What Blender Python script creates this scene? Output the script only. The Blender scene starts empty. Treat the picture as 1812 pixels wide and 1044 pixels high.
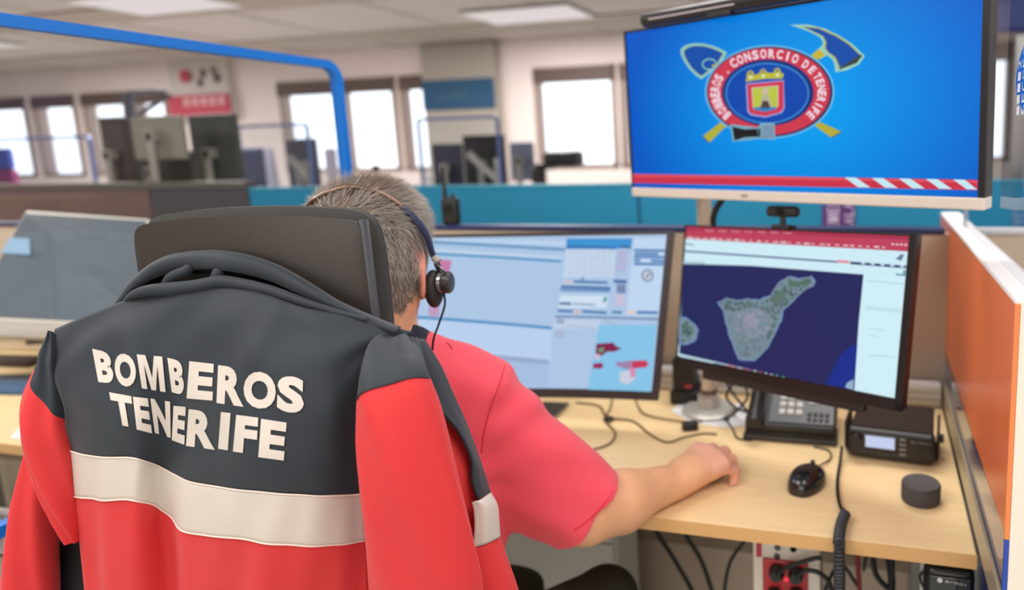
import bpy, bmesh, math, random
import numpy as np
from mathutils import Vector
from mathutils.bvhtree import BVHTree
from mathutils.geometry import tessellate_polygon
random.seed(7); rng = np.random.default_rng(7)
S = bpy.context.scene; COL = S.collection

# ---------------------------------------------------------------- camera
FPX, PX, PY, CAMH = 1190., 1253., 440., 1.40
def nrm(v): v = np.array(v, float); return v/np.linalg.norm(v)
Yc = nrm((302, 192, -1190)); Xc = nrm((4733, -69, 1190)); Xc = nrm(Xc - Yc*Xc.dot(Yc)); Zc = np.cross(Xc, Yc)
R = np.array([Xc, Yc, Zc]); CP = np.array([0, 0, CAMH])
cam = bpy.data.objects.new('camera', bpy.data.cameras.new('camera')); COL.objects.link(cam)
from mathutils import Matrix
cam.matrix_world = Matrix(((R[0][0], R[0][1], R[0][2], 0), (R[1][0], R[1][1], R[1][2], 0), (R[2][0], R[2][1], R[2][2], CAMH), (0, 0, 0, 1)))
cam.data.sensor_width = 36; cam.data.lens = FPX/1812*36
cam.data.shift_x = -(PX-906)/1812; cam.data.shift_y = -(522-PY)/1812
cam.data.clip_start = .02; cam.data.clip_end = 100
cam.data.dof.use_dof = True; cam.data.dof.focus_distance = .86; cam.data.dof.aperture_fstop = 2.1
S.camera = cam
S.view_settings.view_transform = 'Standard'; S.view_settings.look = 'None'
S.view_settings.exposure = 0.0; S.view_settings.gamma = 1.0; S.view_settings.use_curve_mapping = False
# ---------------------------------------------------------------- world and lights
W = bpy.data.worlds.new('sky'); S.world = W; W.use_nodes = True
W.node_tree.nodes['Background'].inputs[0].default_value = (.93, .96, 1, 1)
W.node_tree.nodes['Background'].inputs[1].default_value = 2.2
def area(x, y, z, sx, sy, power, rot=(0, 0, 0), col=(1, .97, .94)):
    l = bpy.data.lights.new('ceiling_or_fill_lamp', 'AREA'); l.shape = 'RECTANGLE'; l.size = sx; l.size_y = sy; l.energy = power; l.color = col
    o = bpy.data.objects.new('ceiling_or_fill_lamp', l); COL.objects.link(o); o.location = (x, y, z); o.rotation_euler = rot
LAMPS = [(-1.3, -.2, 1.2, 1.2, 34), (.9, .2, 1.2, .9, 22), (-2.9, 1.0, 1.2, .6, 26), (-.4, 1.9, 1.2, .6, 24), (-6.2, 1.0, 1.2, .6, 70), (-5.07, 3.95, .9, .5, 84), (-2.84, 5.3, .9, .5, 52), (-8.6, 4.6, 1.2, .6, 84), (1.7, .9, 1.2, .6, 30)]  # last one is unseen, added to brighten the bay beyond the orange partition
for x, y, sx, sy, p in LAMPS: area(x, y, 2.485, sx, sy, p*1.0)
area(-.3, -2.6, 1.7, 2.4, 1.3, 34, (math.radians(82), 0, math.radians(8)), (1, .98, .96))   # unseen fill light added behind the camera

# ---------------------------------------------------------------- pixel helpers: they give real points in space
def ray(x, y): return R@np.array([x-PX, -(y-PY), -FPX])
def aty(x, y, Y): d = ray(x, y); return CP+d*(Y/d[1])
def atz(x, y, z): d = ray(x, y); return CP+d*((z-CAMH)/d[2])
def atx(x, y, X): d = ray(x, y); return CP+d*(X/d[0])
def atd(x, y, d): return CP+ray(x, y)*(d/FPX)
def lin(c):
    c = np.array(c, float)/255; return np.where(c <= .04045, c/12.92, ((c+.055)/1.055)**2.4)
# ---------------------------------------------------------------- materials
MATS = {}
def mat(name, rgb=(128, 128, 128), rough=.5, metal=0, bump=0, bscale=200, var=0, vscale=8, coat=0, spec=.5, sheen=0, stretch=None, attr=None):
    if name in MATS: return MATS[name]
    m = bpy.data.materials.new(name); m.use_nodes = True; nt = m.node_tree; b = nt.nodes['Principled BSDF']
    c = (*lin(rgb), 1); b.inputs['Base Color'].default_value = c; b.inputs['Roughness'].default_value = rough
    b.inputs['Metallic'].default_value = metal; b.inputs['Coat Weight'].default_value = coat; b.inputs['Specular IOR Level'].default_value = spec
    b.inputs['Sheen Weight'].default_value = sheen
    tc = nt.nodes.new('ShaderNodeTexCoord'); mp = nt.nodes.new('ShaderNodeMapping'); nt.links.new(tc.outputs['Object'], mp.inputs[0])
    if stretch: mp.inputs['Scale'].default_value = stretch
    if attr:
        a = nt.nodes.new('ShaderNodeAttribute'); a.attribute_name = attr; nt.links.new(a.outputs['Color'], b.inputs['Base Color'])
    if var:
        n = nt.nodes.new('ShaderNodeTexNoise'); n.inputs['Scale'].default_value = vscale; n.inputs['Detail'].default_value = 5; nt.links.new(mp.outputs[0], n.inputs[0])
        mx = nt.nodes.new('ShaderNodeMix'); mx.data_type = 'RGBA'; mx.blend_type = 'MULTIPLY'
        rp = nt.nodes.new('ShaderNodeMapRange'); rp.inputs[1].default_value = .3; rp.inputs[2].default_value = .7; rp.inputs[3].default_value = 1-var; rp.inputs[4].default_value = 1+var*.4
        nt.links.new(n.outputs[0], rp.inputs[0]); mx.inputs[0].default_value = 1; mx.inputs[6].default_value = c
        if attr: nt.links.new(a.outputs['Color'], mx.inputs[6])
        nt.links.new(rp.outputs[0], mx.inputs[7]); nt.links.new(mx.outputs[2], b.inputs['Base Color'])
    if bump:
        n2 = nt.nodes.new('ShaderNodeTexNoise'); n2.inputs['Scale'].default_value = bscale; n2.inputs['Detail'].default_value = 3; nt.links.new(mp.outputs[0], n2.inputs[0])
        bp = nt.nodes.new('ShaderNodeBump'); bp.inputs['Strength'].default_value = bump; bp.inputs['Distance'].default_value = .002
        nt.links.new(n2.outputs[0], bp.inputs['Height']); nt.links.new(bp.outputs[0], b.inputs['Normal'])
    MATS[name] = m; return m
def emis(name, rgb=None, strength=1):
    if name in MATS: return MATS[name]
    m = bpy.data.materials.new(name); m.use_nodes = True; nt = m.node_tree; nt.nodes.clear()
    o = nt.nodes.new('ShaderNodeOutputMaterial'); e = nt.nodes.new('ShaderNodeEmission'); e.inputs[1].default_value = strength
    if rgb is None:
        a = nt.nodes.new('ShaderNodeAttribute'); a.attribute_name = 'Col'; nt.links.new(a.outputs['Color'], e.inputs[0])
    else: e.inputs[0].default_value = (*lin(rgb), 1)
    g = nt.nodes.new('ShaderNodeBsdfGlossy'); g.inputs['Roughness'].default_value = .35; g.inputs[0].default_value = (.014, .014, .014, 1)
    ad = nt.nodes.new('ShaderNodeAddShader'); nt.links.new(e.outputs[0], ad.inputs[0]); nt.links.new(g.outputs[0], ad.inputs[1]); nt.links.new(ad.outputs[0], o.inputs[0])
    MATS[name] = m; return m
def glass(name, tint, refl=.5, ior=1.5):
    if name in MATS: return MATS[name]
    m = bpy.data.materials.new(name); m.use_nodes = True; nt = m.node_tree; nt.nodes.clear()
    o = nt.nodes.new('ShaderNodeOutputMaterial'); t = nt.nodes.new('ShaderNodeBsdfTransparent'); t.inputs[0].default_value = (*tint, 1)
    g = nt.nodes.new('ShaderNodeBsdfGlossy'); g.inputs['Roughness'].default_value = .02
    f = nt.nodes.new('ShaderNodeFresnel'); f.inputs[0].default_value = ior
    mu = nt.nodes.new('ShaderNodeMath'); mu.operation = 'MULTIPLY'; mu.inputs[1].default_value = refl; nt.links.new(f.outputs[0], mu.inputs[0])
    ge = nt.nodes.new('ShaderNodeNewGeometry'); iv = nt.nodes.new('ShaderNodeMath'); iv.operation = 'SUBTRACT'; iv.inputs[0].default_value = refl; nt.links.new(ge.outputs['Backfacing'], iv.inputs[1]); iv.use_clamp = True; nt.links.new(iv.outputs[0], mu.inputs[1])
    mx = nt.nodes.new('ShaderNodeMixShader'); nt.links.new(mu.outputs[0], mx.inputs[0]); nt.links.new(t.outputs[0], mx.inputs[1]); nt.links.new(g.outputs[0], mx.inputs[2])
    nt.links.new(mx.outputs[0], o.inputs[0]); MATS[name] = m; return m

BLACK = mat('black_plastic', (30, 29, 29), .45, bump=.15, bscale=900)
GLOSSB = mat('gloss_black', (14, 14, 16), .12, coat=.5)
DKG = mat('dark_grey_plastic', (52, 50, 48), .5, bump=.15, bscale=700)
WHITE = mat('white_plastic', (226, 224, 220), .45, bump=.05)
BEIGEP = mat('pale_plastic', (214, 206, 192), .45, bump=.05)
STEEL = mat('brushed_steel', (190, 186, 180), .3, .9)
PAPER = mat('paper', (236, 236, 236), .9, bump=.1)
CABLE = mat('cable_rubber', (24, 23, 23), .55)
BLUEF = mat('blue_frame', (8, 112, 205), .4, bump=.05)
GREYC = mat('grey_cable', (110, 92, 62), .55)

# ---------------------------------------------------------------- mesh building
ORG = {}
class MB:
    def __init__(s): s.v = []; s.f = []; s.m = []; s.c = None
    def add(s, vs, fs, m=0):
        b = len(s.v); s.v += [tuple(float(a) for a in v) for v in vs]; s.f += [tuple(b+i for i in f) for f in fs]; s.m += [m]*len(fs); return s
    def box(s, c, h, ax=None, bev=0, m=0, seg=2):
        c = np.array(c, float); A = np.eye(3) if ax is None else np.array(ax, float)
        if bev <= 0:
            vs = [c+A[0]*h[0]*i+A[1]*h[1]*j+A[2]*h[2]*k for i in (-1, 1) for j in (-1, 1) for k in (-1, 1)]
            return s.add(vs, [(0, 1, 3, 2), (4, 6, 7, 5), (0, 4, 5, 1), (2, 3, 7, 6), (0, 2, 6, 4), (1, 5, 7, 3)], m)
        bm = bmesh.new(); bmesh.ops.create_cube(bm, size=2)
        for v in bm.verts: v.co = Vector((v.co.x*h[0], v.co.y*h[1], v.co.z*h[2]))
        bmesh.ops.bevel(bm, geom=bm.edges[:], offset=min(bev, min(h)*.95), segments=seg, affect='EDGES', profile=.5)
        bm.verts.index_update(); vs = [c+A[0]*v.co.x+A[1]*v.co.y+A[2]*v.co.z for v in bm.verts]; fs = [tuple(v.index for v in f.verts) for f in bm.faces]; bm.free()
        return s.add(vs, fs, m)
    def bx(s, x0, x1, y0, y1, z0, z1, bev=0, m=0): return s.box(((x0+x1)/2, (y0+y1)/2, (z0+z1)/2), (abs(x1-x0)/2, abs(y1-y0)/2, abs(z1-z0)/2), None, bev, m)
    def tube(s, pts, r, n=10, m=0, cap=True, flat=None):
        pts = [np.array(p, float) for p in pts]; N = len(pts); r = [r]*N if np.isscalar(r) else r
        t0 = nrm(pts[1]-pts[0]); up = np.array((0, 0, 1.)) if abs(t0[2]) < .9 else np.array((1., 0, 0)); a = nrm(np.cross(t0, up))
        vs = []
        for i in range(N):
            t = nrm(pts[min(i+1, N-1)]-pts[max(i-1, 0)]); a = nrm(a-t*a.dot(t)); b = np.cross(t, a)
            for k in range(n): q = 2*math.pi*k/n; vs.append(pts[i]+(a*math.cos(q)+b*math.sin(q))*r[i])
        fs = [(i*n+k, i*n+(k+1) % n, (i+1)*n+(k+1) % n, (i+1)*n+k) for i in range(N-1) for k in range(n)]
        if cap: fs += [tuple(range(n))[::-1], tuple((N-1)*n+k for k in range(n))]
        return s.add(vs, fs, m)
    def lathe(s, c, prof, ax=None, n=40, m=0):
        A = np.eye(3) if ax is None else np.array(ax, float); c = np.array(c, float)
        vs = [c+A[0]*r*math.cos(2*math.pi*k/n)+A[1]*r*math.sin(2*math.pi*k/n)+A[2]*z for r, z in prof for k in range(n)]
        L = len(prof); fs = [(i*n+k, i*n+(k+1) % n, (i+1)*n+(k+1) % n, (i+1)*n+k) for i in range(L-1) for k in range(n)]
        fs += [tuple(range(n))[::-1], tuple((L-1)*n+k for k in range(n))]
        return s.add(vs, fs, m)
    def prism(s, poly, d, m=0):      # poly: 3D points, d: extrusion vector
        P = [np.array(p, float) for p in poly]; d = np.array(d, float); n = len(P)
        tri = tessellate_polygon([[Vector(p) for p in P]]); vs = P+[p+d for p in P]
        return s.add(vs, [tuple(t) for t in tri]+[tuple(n+i for i in t[::-1]) for t in tri]+[(i, (i+1) % n, n+(i+1) % n, n+i) for i in range(n)], m)
    def grid(s, G, m=0, flip=False):
        nu, nv = len(G), len(G[0]); vs = [p for row in G for p in row]
        fs = [(i*nv+j, i*nv+j+1, (i+1)*nv+j+1, (i+1)*nv+j) for i in range(nu-1) for j in range(nv-1)]
        if flip: fs = [f[::-1] for f in fs]
        return s.add(vs, fs, m)
    def build(s, name, mats, parent=None, smooth=False, org=None, fixn=True, cols=None, wrap=True):
        if not isinstance(mats, (list, tuple)): mats = [mats]
        V = np.array(s.v, float)
        if parent is not None: o0 = ORG[parent.name]
        elif org is not None: o0 = np.array(org, float)
        else: o0 = np.array([(V[:, 0].min()+V[:, 0].max())/2, (V[:, 1].min()+V[:, 1].max())/2, V[:, 2].min()])
        me = bpy.data.meshes.new(name); me.from_pydata((V-o0).tolist(), [], s.f)
        for m in mats: me.materials.append(m)
        me.polygons.foreach_set('material_index', s.m)
        if cols is not None:
            at = me.color_attributes.new('Col', 'FLOAT_COLOR', 'CORNER'); L = []
            for p, c in zip(me.polygons, cols):
                for _ in range(p.loop_total): L += [*c, 1.]
            at.data.foreach_set('color', L)
        if fixn:
            bm = bmesh.new(); bm.from_mesh(me); bmesh.ops.recalc_face_normals(bm, faces=bm.faces); bm.to_mesh(me); bm.free()
        if smooth: me.polygons.foreach_set('use_smooth', [True]*len(me.polygons))
        me.update()
        o = bpy.data.objects.new(name, me); COL.objects.link(o); ORG[o.name] = o0
        if parent is None: o.location = o0
        else: o.parent = parent
        if smooth == 'auto': me.set_sharp_from_angle(angle=math.radians(35))
        return o
def tag(o, label, cat, group=None):
    o['label'] = label; o['category'] = cat
    if group: o['group'] = group
    return o
def thing(name, label, cat, loc, group=None):
    o = bpy.data.objects.new(name, None); COL.objects.link(o); o.location = loc; o.empty_display_size = .05; ORG[o.name] = np.array(loc, float)
    return tag(o, label, cat, group)
def struct(o): o['kind'] = 'structure'; return o
A_ = 'auto'
def crom(P, n):      # Catmull-Rom through points along axis 0
    P = np.array(P, float); Q = np.concatenate([[2*P[0]-P[1]], P, [2*P[-1]-P[-2]]]); out = []
    for i in range(len(P)-1):
        a, b, c, d = Q[i:i+4]
        for k in range(n):
            t = k/n; out.append(.5*(2*b+(c-a)*t+(2*a-5*b+4*c-d)*t*t+(3*b-a-3*c+d)*t**3))
    out.append(P[-1]); return np.array(out)
def surf(C, nu, nv):  # C[rows][cols][3] smooth surface
    C = np.array(C, float); A = crom(C, nu); return np.transpose(crom(np.transpose(A, (1, 0, 2)), nv), (1, 0, 2))
def thick(G, t, nvec=None):  # sheet of thickness t as closed mesh (front grid plus back grid)
    G = np.array(G); du = np.gradient(G, axis=0); dv = np.gradient(G, axis=1); N = np.cross(du, dv); N /= (np.linalg.norm(N, axis=2, keepdims=True)+1e-12)
    if nvec is not None and (N.reshape(-1, 3)@np.array(nvec)).sum() < 0: N = -N
    return G, G-N*t
def sheet(mb, G, t, nvec=None, m=0):
    A, B = thick(G, t, nvec); nu, nv = A.shape[:2]; mb.grid(A, m); b = len(mb.v); mb.grid(B, m, True); o = b-nu*nv
    ring = [(i, 0) for i in range(nu)]+[(nu-1, j) for j in range(1, nv)]+[(i, nv-1) for i in range(nu-2, -1, -1)]+[(0, j) for j in range(nv-2, 0, -1)]
    L = len(ring)
    for k in range(L):
        p, q = ring[k], ring[(k+1) % L]; a0, a1 = o+p[0]*nv+p[1], o+q[0]*nv+q[1]; mb.f.append((a0, a1, a1+nu*nv, a0+nu*nv)); mb.m.append(m)
    return mb
def glyph(ch, bold=.03):
    cu = bpy.data.curves.new('g', 'FONT'); cu.body = ch; cu.offset = bold; cu.resolution_u = 4
    ob = bpy.data.objects.new('g', cu); me = ob.to_mesh(); V = np.array([v.co[:] for v in me.vertices]); F = [tuple(p.vertices) for p in me.polygons]
    ob.to_mesh_clear(); bpy.data.objects.remove(ob); bpy.data.curves.remove(cu)
    return V[:, :2], F
_GC = {}
MOUT = [(0, 0), (0, 1), (.33, 1), (.5, .36), (.67, 1), (1, 1), (1, 0), (.77, 0), (.77, .74), (.6, 0), (.4, 0), (.23, .74), (.23, 0)]
def glyph_unit(ch, bold=.03):
    if (ch, bold) in _GC: return _GC[(ch, bold)]
    if ch == 'M': V = np.array(MOUT)*(.78, .73); F = [tuple(t) for t in tessellate_polygon([[Vector((a, b, 0)) for a, b in MOUT]])]
    else: V, F = glyph(ch, bold)
    a, b = V.min(0), V.max(0); U = (V-a)/np.maximum(b-a, 1e-6); w = (b-a)[0]/(b-a)[1]
    bm = bmesh.new(); vs = [bm.verts.new((u[0], u[1], 0)) for u in U]
    for f in F:
        try: bm.faces.new([vs[i] for i in f])
        except ValueError: pass
    for k in range(1, 8):
        for nn in ((1, 0, 0), (0, 1, 0)):
            bmesh.ops.bisect_plane(bm, geom=bm.verts[:]+bm.edges[:]+bm.faces[:], plane_co=Vector(nn)*k/8, plane_no=nn)
    bm.verts.index_update(); r = (np.array([v.co[:2] for v in bm.verts]), [tuple(v.index for v in f.verts) for f in bm.faces], w); bm.free()
    _GC[(ch, bold)] = r; return r
def text_line(mb, s, o, ux, uy, h, m=0, bold=.0, cw=None, gap=.18):   # flat lettering at real place; ux along, uy up
    o = np.array(o, float); x = 0
    for ch in s:
        if ch == ' ': x += h*.45; continue
        V, F, w = glyph_unit(ch, bold); w = w*h if cw is None else cw*(.35 if ch in 'I.' else 1)*h
        mb.add([o+np.array(ux)*(x+v[0]*w)+np.array(uy)*v[1]*h for v in V], F, m); x += w+gap*h
    return x
# ---- self-lit display surface, drawn on the screen's own plane
class Disp:
    def __init__(s, P, u, v, bow=0):    # P top-left corner, u, v full edge vectors (right, down)
        s.P, s.u, s.v = map(np.array, (P, u, v)); s.n = nrm(np.cross(s.v, s.u)); s.n = s.n if s.n.dot(CP-s.P) > 0 else -s.n; s.mb = MB(); s.c = []; s.l = 0; s.bow = bow; s.sub = 0
    def w(s, a, b, l): return s.P+s.u*a+s.v*b+s.n*(.0004+l*.00006-s.bow*(1-(2*a-1)**2))
    def st(s, x, y):
        d = ray(x, y); A = np.stack([s.u, s.v, -d], 1); k = np.linalg.solve(A, CP-s.P); a, b = k[0], k[1]
        if s.bow:
            P2 = s.P-s.n*s.bow*(1-(2*min(max(a, 0), 1)-1)**2); k = np.linalg.solve(A, CP-P2); a, b = k[0], k[1]
        return a, b
    def poly(s, pts, col, px=True):
        s.l += 1; q = [s.st(*p) if px else p for p in pts]; q = [(min(max(a, 0), 1), min(max(b, 0), 1)) for a, b in q]
        tri = tessellate_polygon([[Vector((a, b, 0)) for a, b in q]])
        F = [tuple(t) for t in tri]
        if s.sub:
            bm = bmesh.new(); bv = [bm.verts.new((a, b, 0)) for a, b in q]
            for t in F:
                try: bm.faces.new([bv[i] for i in t])
                except ValueError: pass
            for k in range(1, s.sub):
                if min(a for a, b in q) < k/s.sub < max(a for a, b in q): bmesh.ops.bisect_plane(bm, geom=bm.verts[:]+bm.edges[:]+bm.faces[:], plane_co=(k/s.sub, 0, 0), plane_no=(1, 0, 0))
            bm.verts.index_update(); q = [tuple(v.co[:2]) for v in bm.verts]; F = [tuple(v.index for v in f.verts) for f in bm.faces]; bm.free()
        vs = [s.w(a, b, s.l) for a, b in q]; s.mb.add(vs, F); s.c += [tuple(lin(col))]*len(F)
    def strip(s, x0, y0, x1, y1, h, col, n=8):   # bar from left px to right px of height h px; h may be a pair
        h = (h, h) if np.isscalar(h) else h; vs = []
        if s.sub: s.poly([(x0, y0), (x1, y1), (x1, y1+h[1]), (x0, y0+h[0])], col); return
        s.l += 1
        for i in range(n+1):
            t = i/n; x = x0+(x1-x0)*t; y = y0+(y1-y0)*t; hh = h[0]+(h[1]-h[0])*t
            for yy in (y, y+hh):
                a, b = s.st(x, yy); vs.append(s.w(min(max(a, 0), 1), min(max(b, 0), 1), s.l))
        s.mb.add(vs, [(2*i, 2*i+1, 2*i+3, 2*i+2) for i in range(n)]); s.c += [tuple(lin(col))]*n
    def fill(s, fn, nu=32, nv=20):
        vs = [s.w(i/nu, j/nv, 0) for i in range(nu+1) for j in range(nv+1)]
        fs = [(i*(nv+1)+j, i*(nv+1)+j+1, (i+1)*(nv+1)+j+1, (i+1)*(nv+1)+j) for i in range(nu) for j in range(nv)]
        s.mb.add(vs, fs); s.c += [tuple(lin(fn((i+.5)/nu, (j+.5)/nv))) for i in range(nu) for j in range(nv)]
    def glyph(s, ch, cx, cy, w, h, ang, col, bold=.02):
        V, F, _ = glyph_unit(ch, bold); s.l += 0; ca, sa = math.cos(ang), math.sin(ang); vs = []
        for v in V:
            dx, dy = (v[0]-.5)*w, -(v[1]-.5)*h; a, b = s.st(cx+dx*ca-dy*sa, cy+dx*sa+dy*ca); vs.append(s.w(a, b, s.l+1))
        s.mb.add(vs, F); s.c += [tuple(lin(col))]*len(F)
    def build(s, name, parent): return s.mb.build(name, emis('display_emission', None, 1.), parent, cols=s.c, fixn=False)
# ================================================================ the room
wallm = mat('painted_wall', (236, 222, 218), .8, bump=.1, bscale=60, var=.03, vscale=2)
floorm = mat('floor_vinyl', (196, 200, 192), .45, bump=.05, var=.05, vscale=3)
mb = MB().bx(-12, 3.2, -3, 6.7, -.05, 0); flo = struct(mb.build('floor', floorm))
# tile joints are thin dark lines of the floor pattern
jm = mat('floor_joint', (150, 152, 146), .7)
mb = MB()
for i in range(26): mb.bx(-12+i*.6, -12+i*.6+.005, -3, 6.6, .0005, .0012)
for j in range(16): mb.bx(-12, 3.2, -3+j*.6, -3+j*.6+.005, .0005, .0012)
fj = mb.build('tile_joints', jm, flo)
ceilm = mat('ceiling_tile', (196, 184, 180), .85, bump=.2, bscale=90, var=.05, vscale=1.2)
ceild = mat('ceiling_strip', (172, 158, 148), .85, bump=.1, var=.04)
mb = MB().bx(-12, 3.2, -3, 6.7, 2.52, 2.6, m=0)
for y in (-.6, 1.0, 2.6, 4.2, 5.8): mb.bx(-12, 3.2, y-.22, y+.22, 2.505, 2.52, m=1)
for x in [-11+1.2*i for i in range(12)]: mb.bx(x-.012, x+.012, -3, 6.6, 2.514, 2.52, m=1)
struct(mb.build('ceiling', [ceilm, ceild]))
trofm = emis('lamp_diffuser', (222, 212, 212), 1.0)
for i, (x, y, sx, sy, p) in enumerate(LAMPS):
    where = ['above the operator desk', 'above the aisle on the right', 'over the neighbouring desk', 'over the teal partition', 'over the dark partition on the left', 'before the pillar with the teal sign', 'before the right-hand window', 'before the far left windows', 'added unseen to brighten the bay right of the orange partition'][i]
    t = thing('ceiling_light', 'flush white rectangular ceiling light '+where, 'ceiling light', (x, y, 2.505), 'ceiling lights')
    MB().bx(x-sx/2-.03, x+sx/2+.03, y-sy/2-.03, y+sy/2+.03, 2.494, 2.505, .003).build('light_frame', WHITE, t)
    MB().bx(x-sx/2, x+sx/2, y-sy/2, y+sy/2, 2.488, 2.4955).build('diffuser', trofm, t)
# ---- back wall with window openings (X ranges measured on the wall plane)
YB = 6.5
def wx(px, py=200): return aty(px, py, YB)[0]
ZS, ZT = 1.19, 2.22
wins = [(wx(-40), wx(48), ), (wx(62), wx(136)), (wx(150), wx(232)), (wx(238), wx(300)), (wx(498), wx(600)), (wx(606), wx(704)), (wx(712), wx(765)), (wx(948), wx(1092)), (wx(1098), wx(1230)), (wx(1240), wx(1380)), (wx(1650), wx(1790))]
mb = MB(); mb.bx(-12, 3.2, YB, YB+.16, 0, ZS); mb.bx(-12, 3.2, YB, YB+.16, ZT, 2.52)
xs = -12
for a, b in wins: mb.bx(xs, a, YB, YB+.16, ZS, ZT); xs = b
mb.bx(xs, 3.2, YB, YB+.16, ZS, ZT); struct(mb.build('wall_back', wallm))
framem = mat('brown_window_frame', (150, 128, 118), .5, bump=.05); blindm = mat('roller_blind_box', (92, 74, 70), .6)
paneg = glass('window_glass', (.97, .99, 1), .5)
for i, (a, b) in enumerate(wins):
    mb = MB(); t = .055
    for (x0, x1, z0, z1) in ((a, a+t, ZS, ZT), (b-t, b, ZS, ZT), (a, b, ZS, ZS+.04), (a, b, ZT-.05, ZT)): mb.bx(x0, x1, YB-.02, YB+.1, z0, z1, .006)
    o = struct(mb.build('window_%d' % (i+1), framem)); 
    MB().bx(a+t, b-t, YB+.03, YB+.038, ZS+.04, ZT-.05).build('window_pane', paneg, o)
    MB().bx(a+.01, b-.01, YB-.05, YB+.02, ZT-.16, ZT-.02, .01).build('blind_box', blindm, o)
MB_ = MB(); MB_.bx(-12, 3.2, -3.16, -3, 0, 2.52); struct(MB_.build('wall_front', wallm))
struct(MB().bx(-12.16, -12, -3, 6.66, 0, 2.52).build('wall_left', wallm)); struct(MB().bx(3.2, 3.36, -3, 6.66, 0, 2.52).build('wall_right', wallm))
# pillar with the teal sign
a, b = aty(752, 200, 6.36)[0], aty(879, 200, 6.36)[0]
pillm = mat('grey_pillar', (170, 162, 152), .8, bump=.1, bscale=50)
struct(MB().bx(a, b, 6.36, 6.5, 0, 2.505, .005).build('trim_1', pillm))
z0, z1 = aty(815, 193, 6.34)[2], aty(815, 140, 6.34)[2]
sg = thing('wall_sign', 'teal rectangular sign with faint grey lettering on the grey pillar', 'sign', ((a+b)/2, 6.35, z0))
MB().bx(a+.005, b-.005, 6.33, 6.36, z0, z1, .004).build('sign_panel', mat('teal_sign', (16, 72, 108), .6), sg)
mb = MB(); text_line(mb, 'SALAMOCI', (a+.2, 6.3285, (z0+z1)/2-.045), (1, 0, 0), (0, 0, 1), .065, bold=.0, cw=.62, gap=.12); mb.build('lettering', mat('sign_letters', (70, 104, 120), .7), sg)
# white box with red label, left part of the back wall
a, b = aty(300, 150, 6.4)[0], aty(402, 150, 6.4)[0]
rb = thing('notice_board', 'white notice board with a red lower band between the left windows', 'notice board', ((a+b)/2, 6.45, aty(350, 210, 6.4)[2]))
zt, zm, zb = aty(350, 100, 6.4)[2], aty(350, 168, 6.4)[2], aty(350, 212, 6.4)[2]
MB().bx(a, b, 6.4, 6.5, zb, zt, .01).build('board_panel', mat('board_white', (206, 196, 190), .7), rb)
MB().bx(a-.02, b+.02, 6.37, 6.4, zb+.05, zm, .005).build('red_band', mat('board_red', (188, 62, 84), .6), rb)
for k in range(5): MB().bx(a+.22+k*.13, a+.3+k*.13, 6.365, 6.37, zb+.16, zb+.26).build('pale_mark', mat('board_marks', (220, 170, 170), .7), rb)
for fx, fz, r in ((.35, .30, .07), (.62, .36, .05), (.85, .22, .06), (.55, .12, .05), (.8, .42, .04)): MB().lathe((a+(b-a)*fx, 6.392, zm+(zt-zm)*(fz+.2)), [(r, 0), (r, .006)], ((1, 0, 0), (0, 0, 1), (0, 1, 0)), 16).build('dark_sticker', mat('board_stickers', (96, 82, 84), .7), rb)
MB().lathe((a+(b-a)*.3, 6.39, zm+.22), [(.08, 0), (.08, .006)], ((1, 0, 0), (0, 0, 1), (0, 1, 0)), 16).build('red_sticker', mat('board_red'), rb)
# ================================================================ partitions
beige = mat('beige_partition', (200, 182, 160), .75, bump=.15, bscale=400, var=.03, vscale=3)
navy = mat('navy_trim', (28, 44, 92), .45)
XL, XR = -1.43, .17
bp = thing('desk_partition', 'beige partition with navy cap rail behind the operator monitors', 'partition', (-.5, 1.74, 0))
MB().bx(-4.2, 2.6, 1.725, 1.765, .02, 1.168, .002).build('partition_panel', beige, bp)
MB().bx(-4.2, XR-.01, 1.72, 1.77, 1.168, 1.182, .003).build('cap_rail', navy, bp); MB().bx(XR+.05, 2.6, 1.72, 1.77, 1.168, 1.182, .003).build('cap_rail', WHITE, bp)
teal = mat('teal_panel', (20, 130, 168), .55, var=.04, vscale=2)
tp = thing('teal_partition', 'long teal partition across the room behind the operator desk', 'partition', (-1, 2.62, 0))
zt = 1.249
MB().bx(-2.93, 1.6, 2.6, 2.64, .05, zt-.012, .002).build('partition_panel', teal, tp); MB().bx(-2.93, 1.6, 2.597, 2.643, zt-.012, zt, .002).build('cap_rail', mat('teal_cap', (50, 146, 176), .4), tp)
px = -1.2
mb = MB().bx(aty(1128, 360, 2.59)[0], aty(1128, 360, 2.59)[0]+.006, 2.594, 2.6, .05, zt-.012); mb.build('panel_joint', navy, tp)
dp = thing('glass_darkened_partition', 'left stretch of the teal partition coloured dark brown as seen through glass', 'partition', (-4.4, 2.62, 0))  # teal run continued; darkening by the glass is put into its colours
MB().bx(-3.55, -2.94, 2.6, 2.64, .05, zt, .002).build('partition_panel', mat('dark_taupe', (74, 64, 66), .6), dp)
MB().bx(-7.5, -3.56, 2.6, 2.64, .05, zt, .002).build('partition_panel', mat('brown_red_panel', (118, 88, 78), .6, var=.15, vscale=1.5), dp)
MB().bx(-7.5, -2.94, 2.59, 2.65, zt-.004, zt+.03, .004).build('cap_rail', mat('dark_cap', (92, 86, 78), .5), dp)
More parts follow.
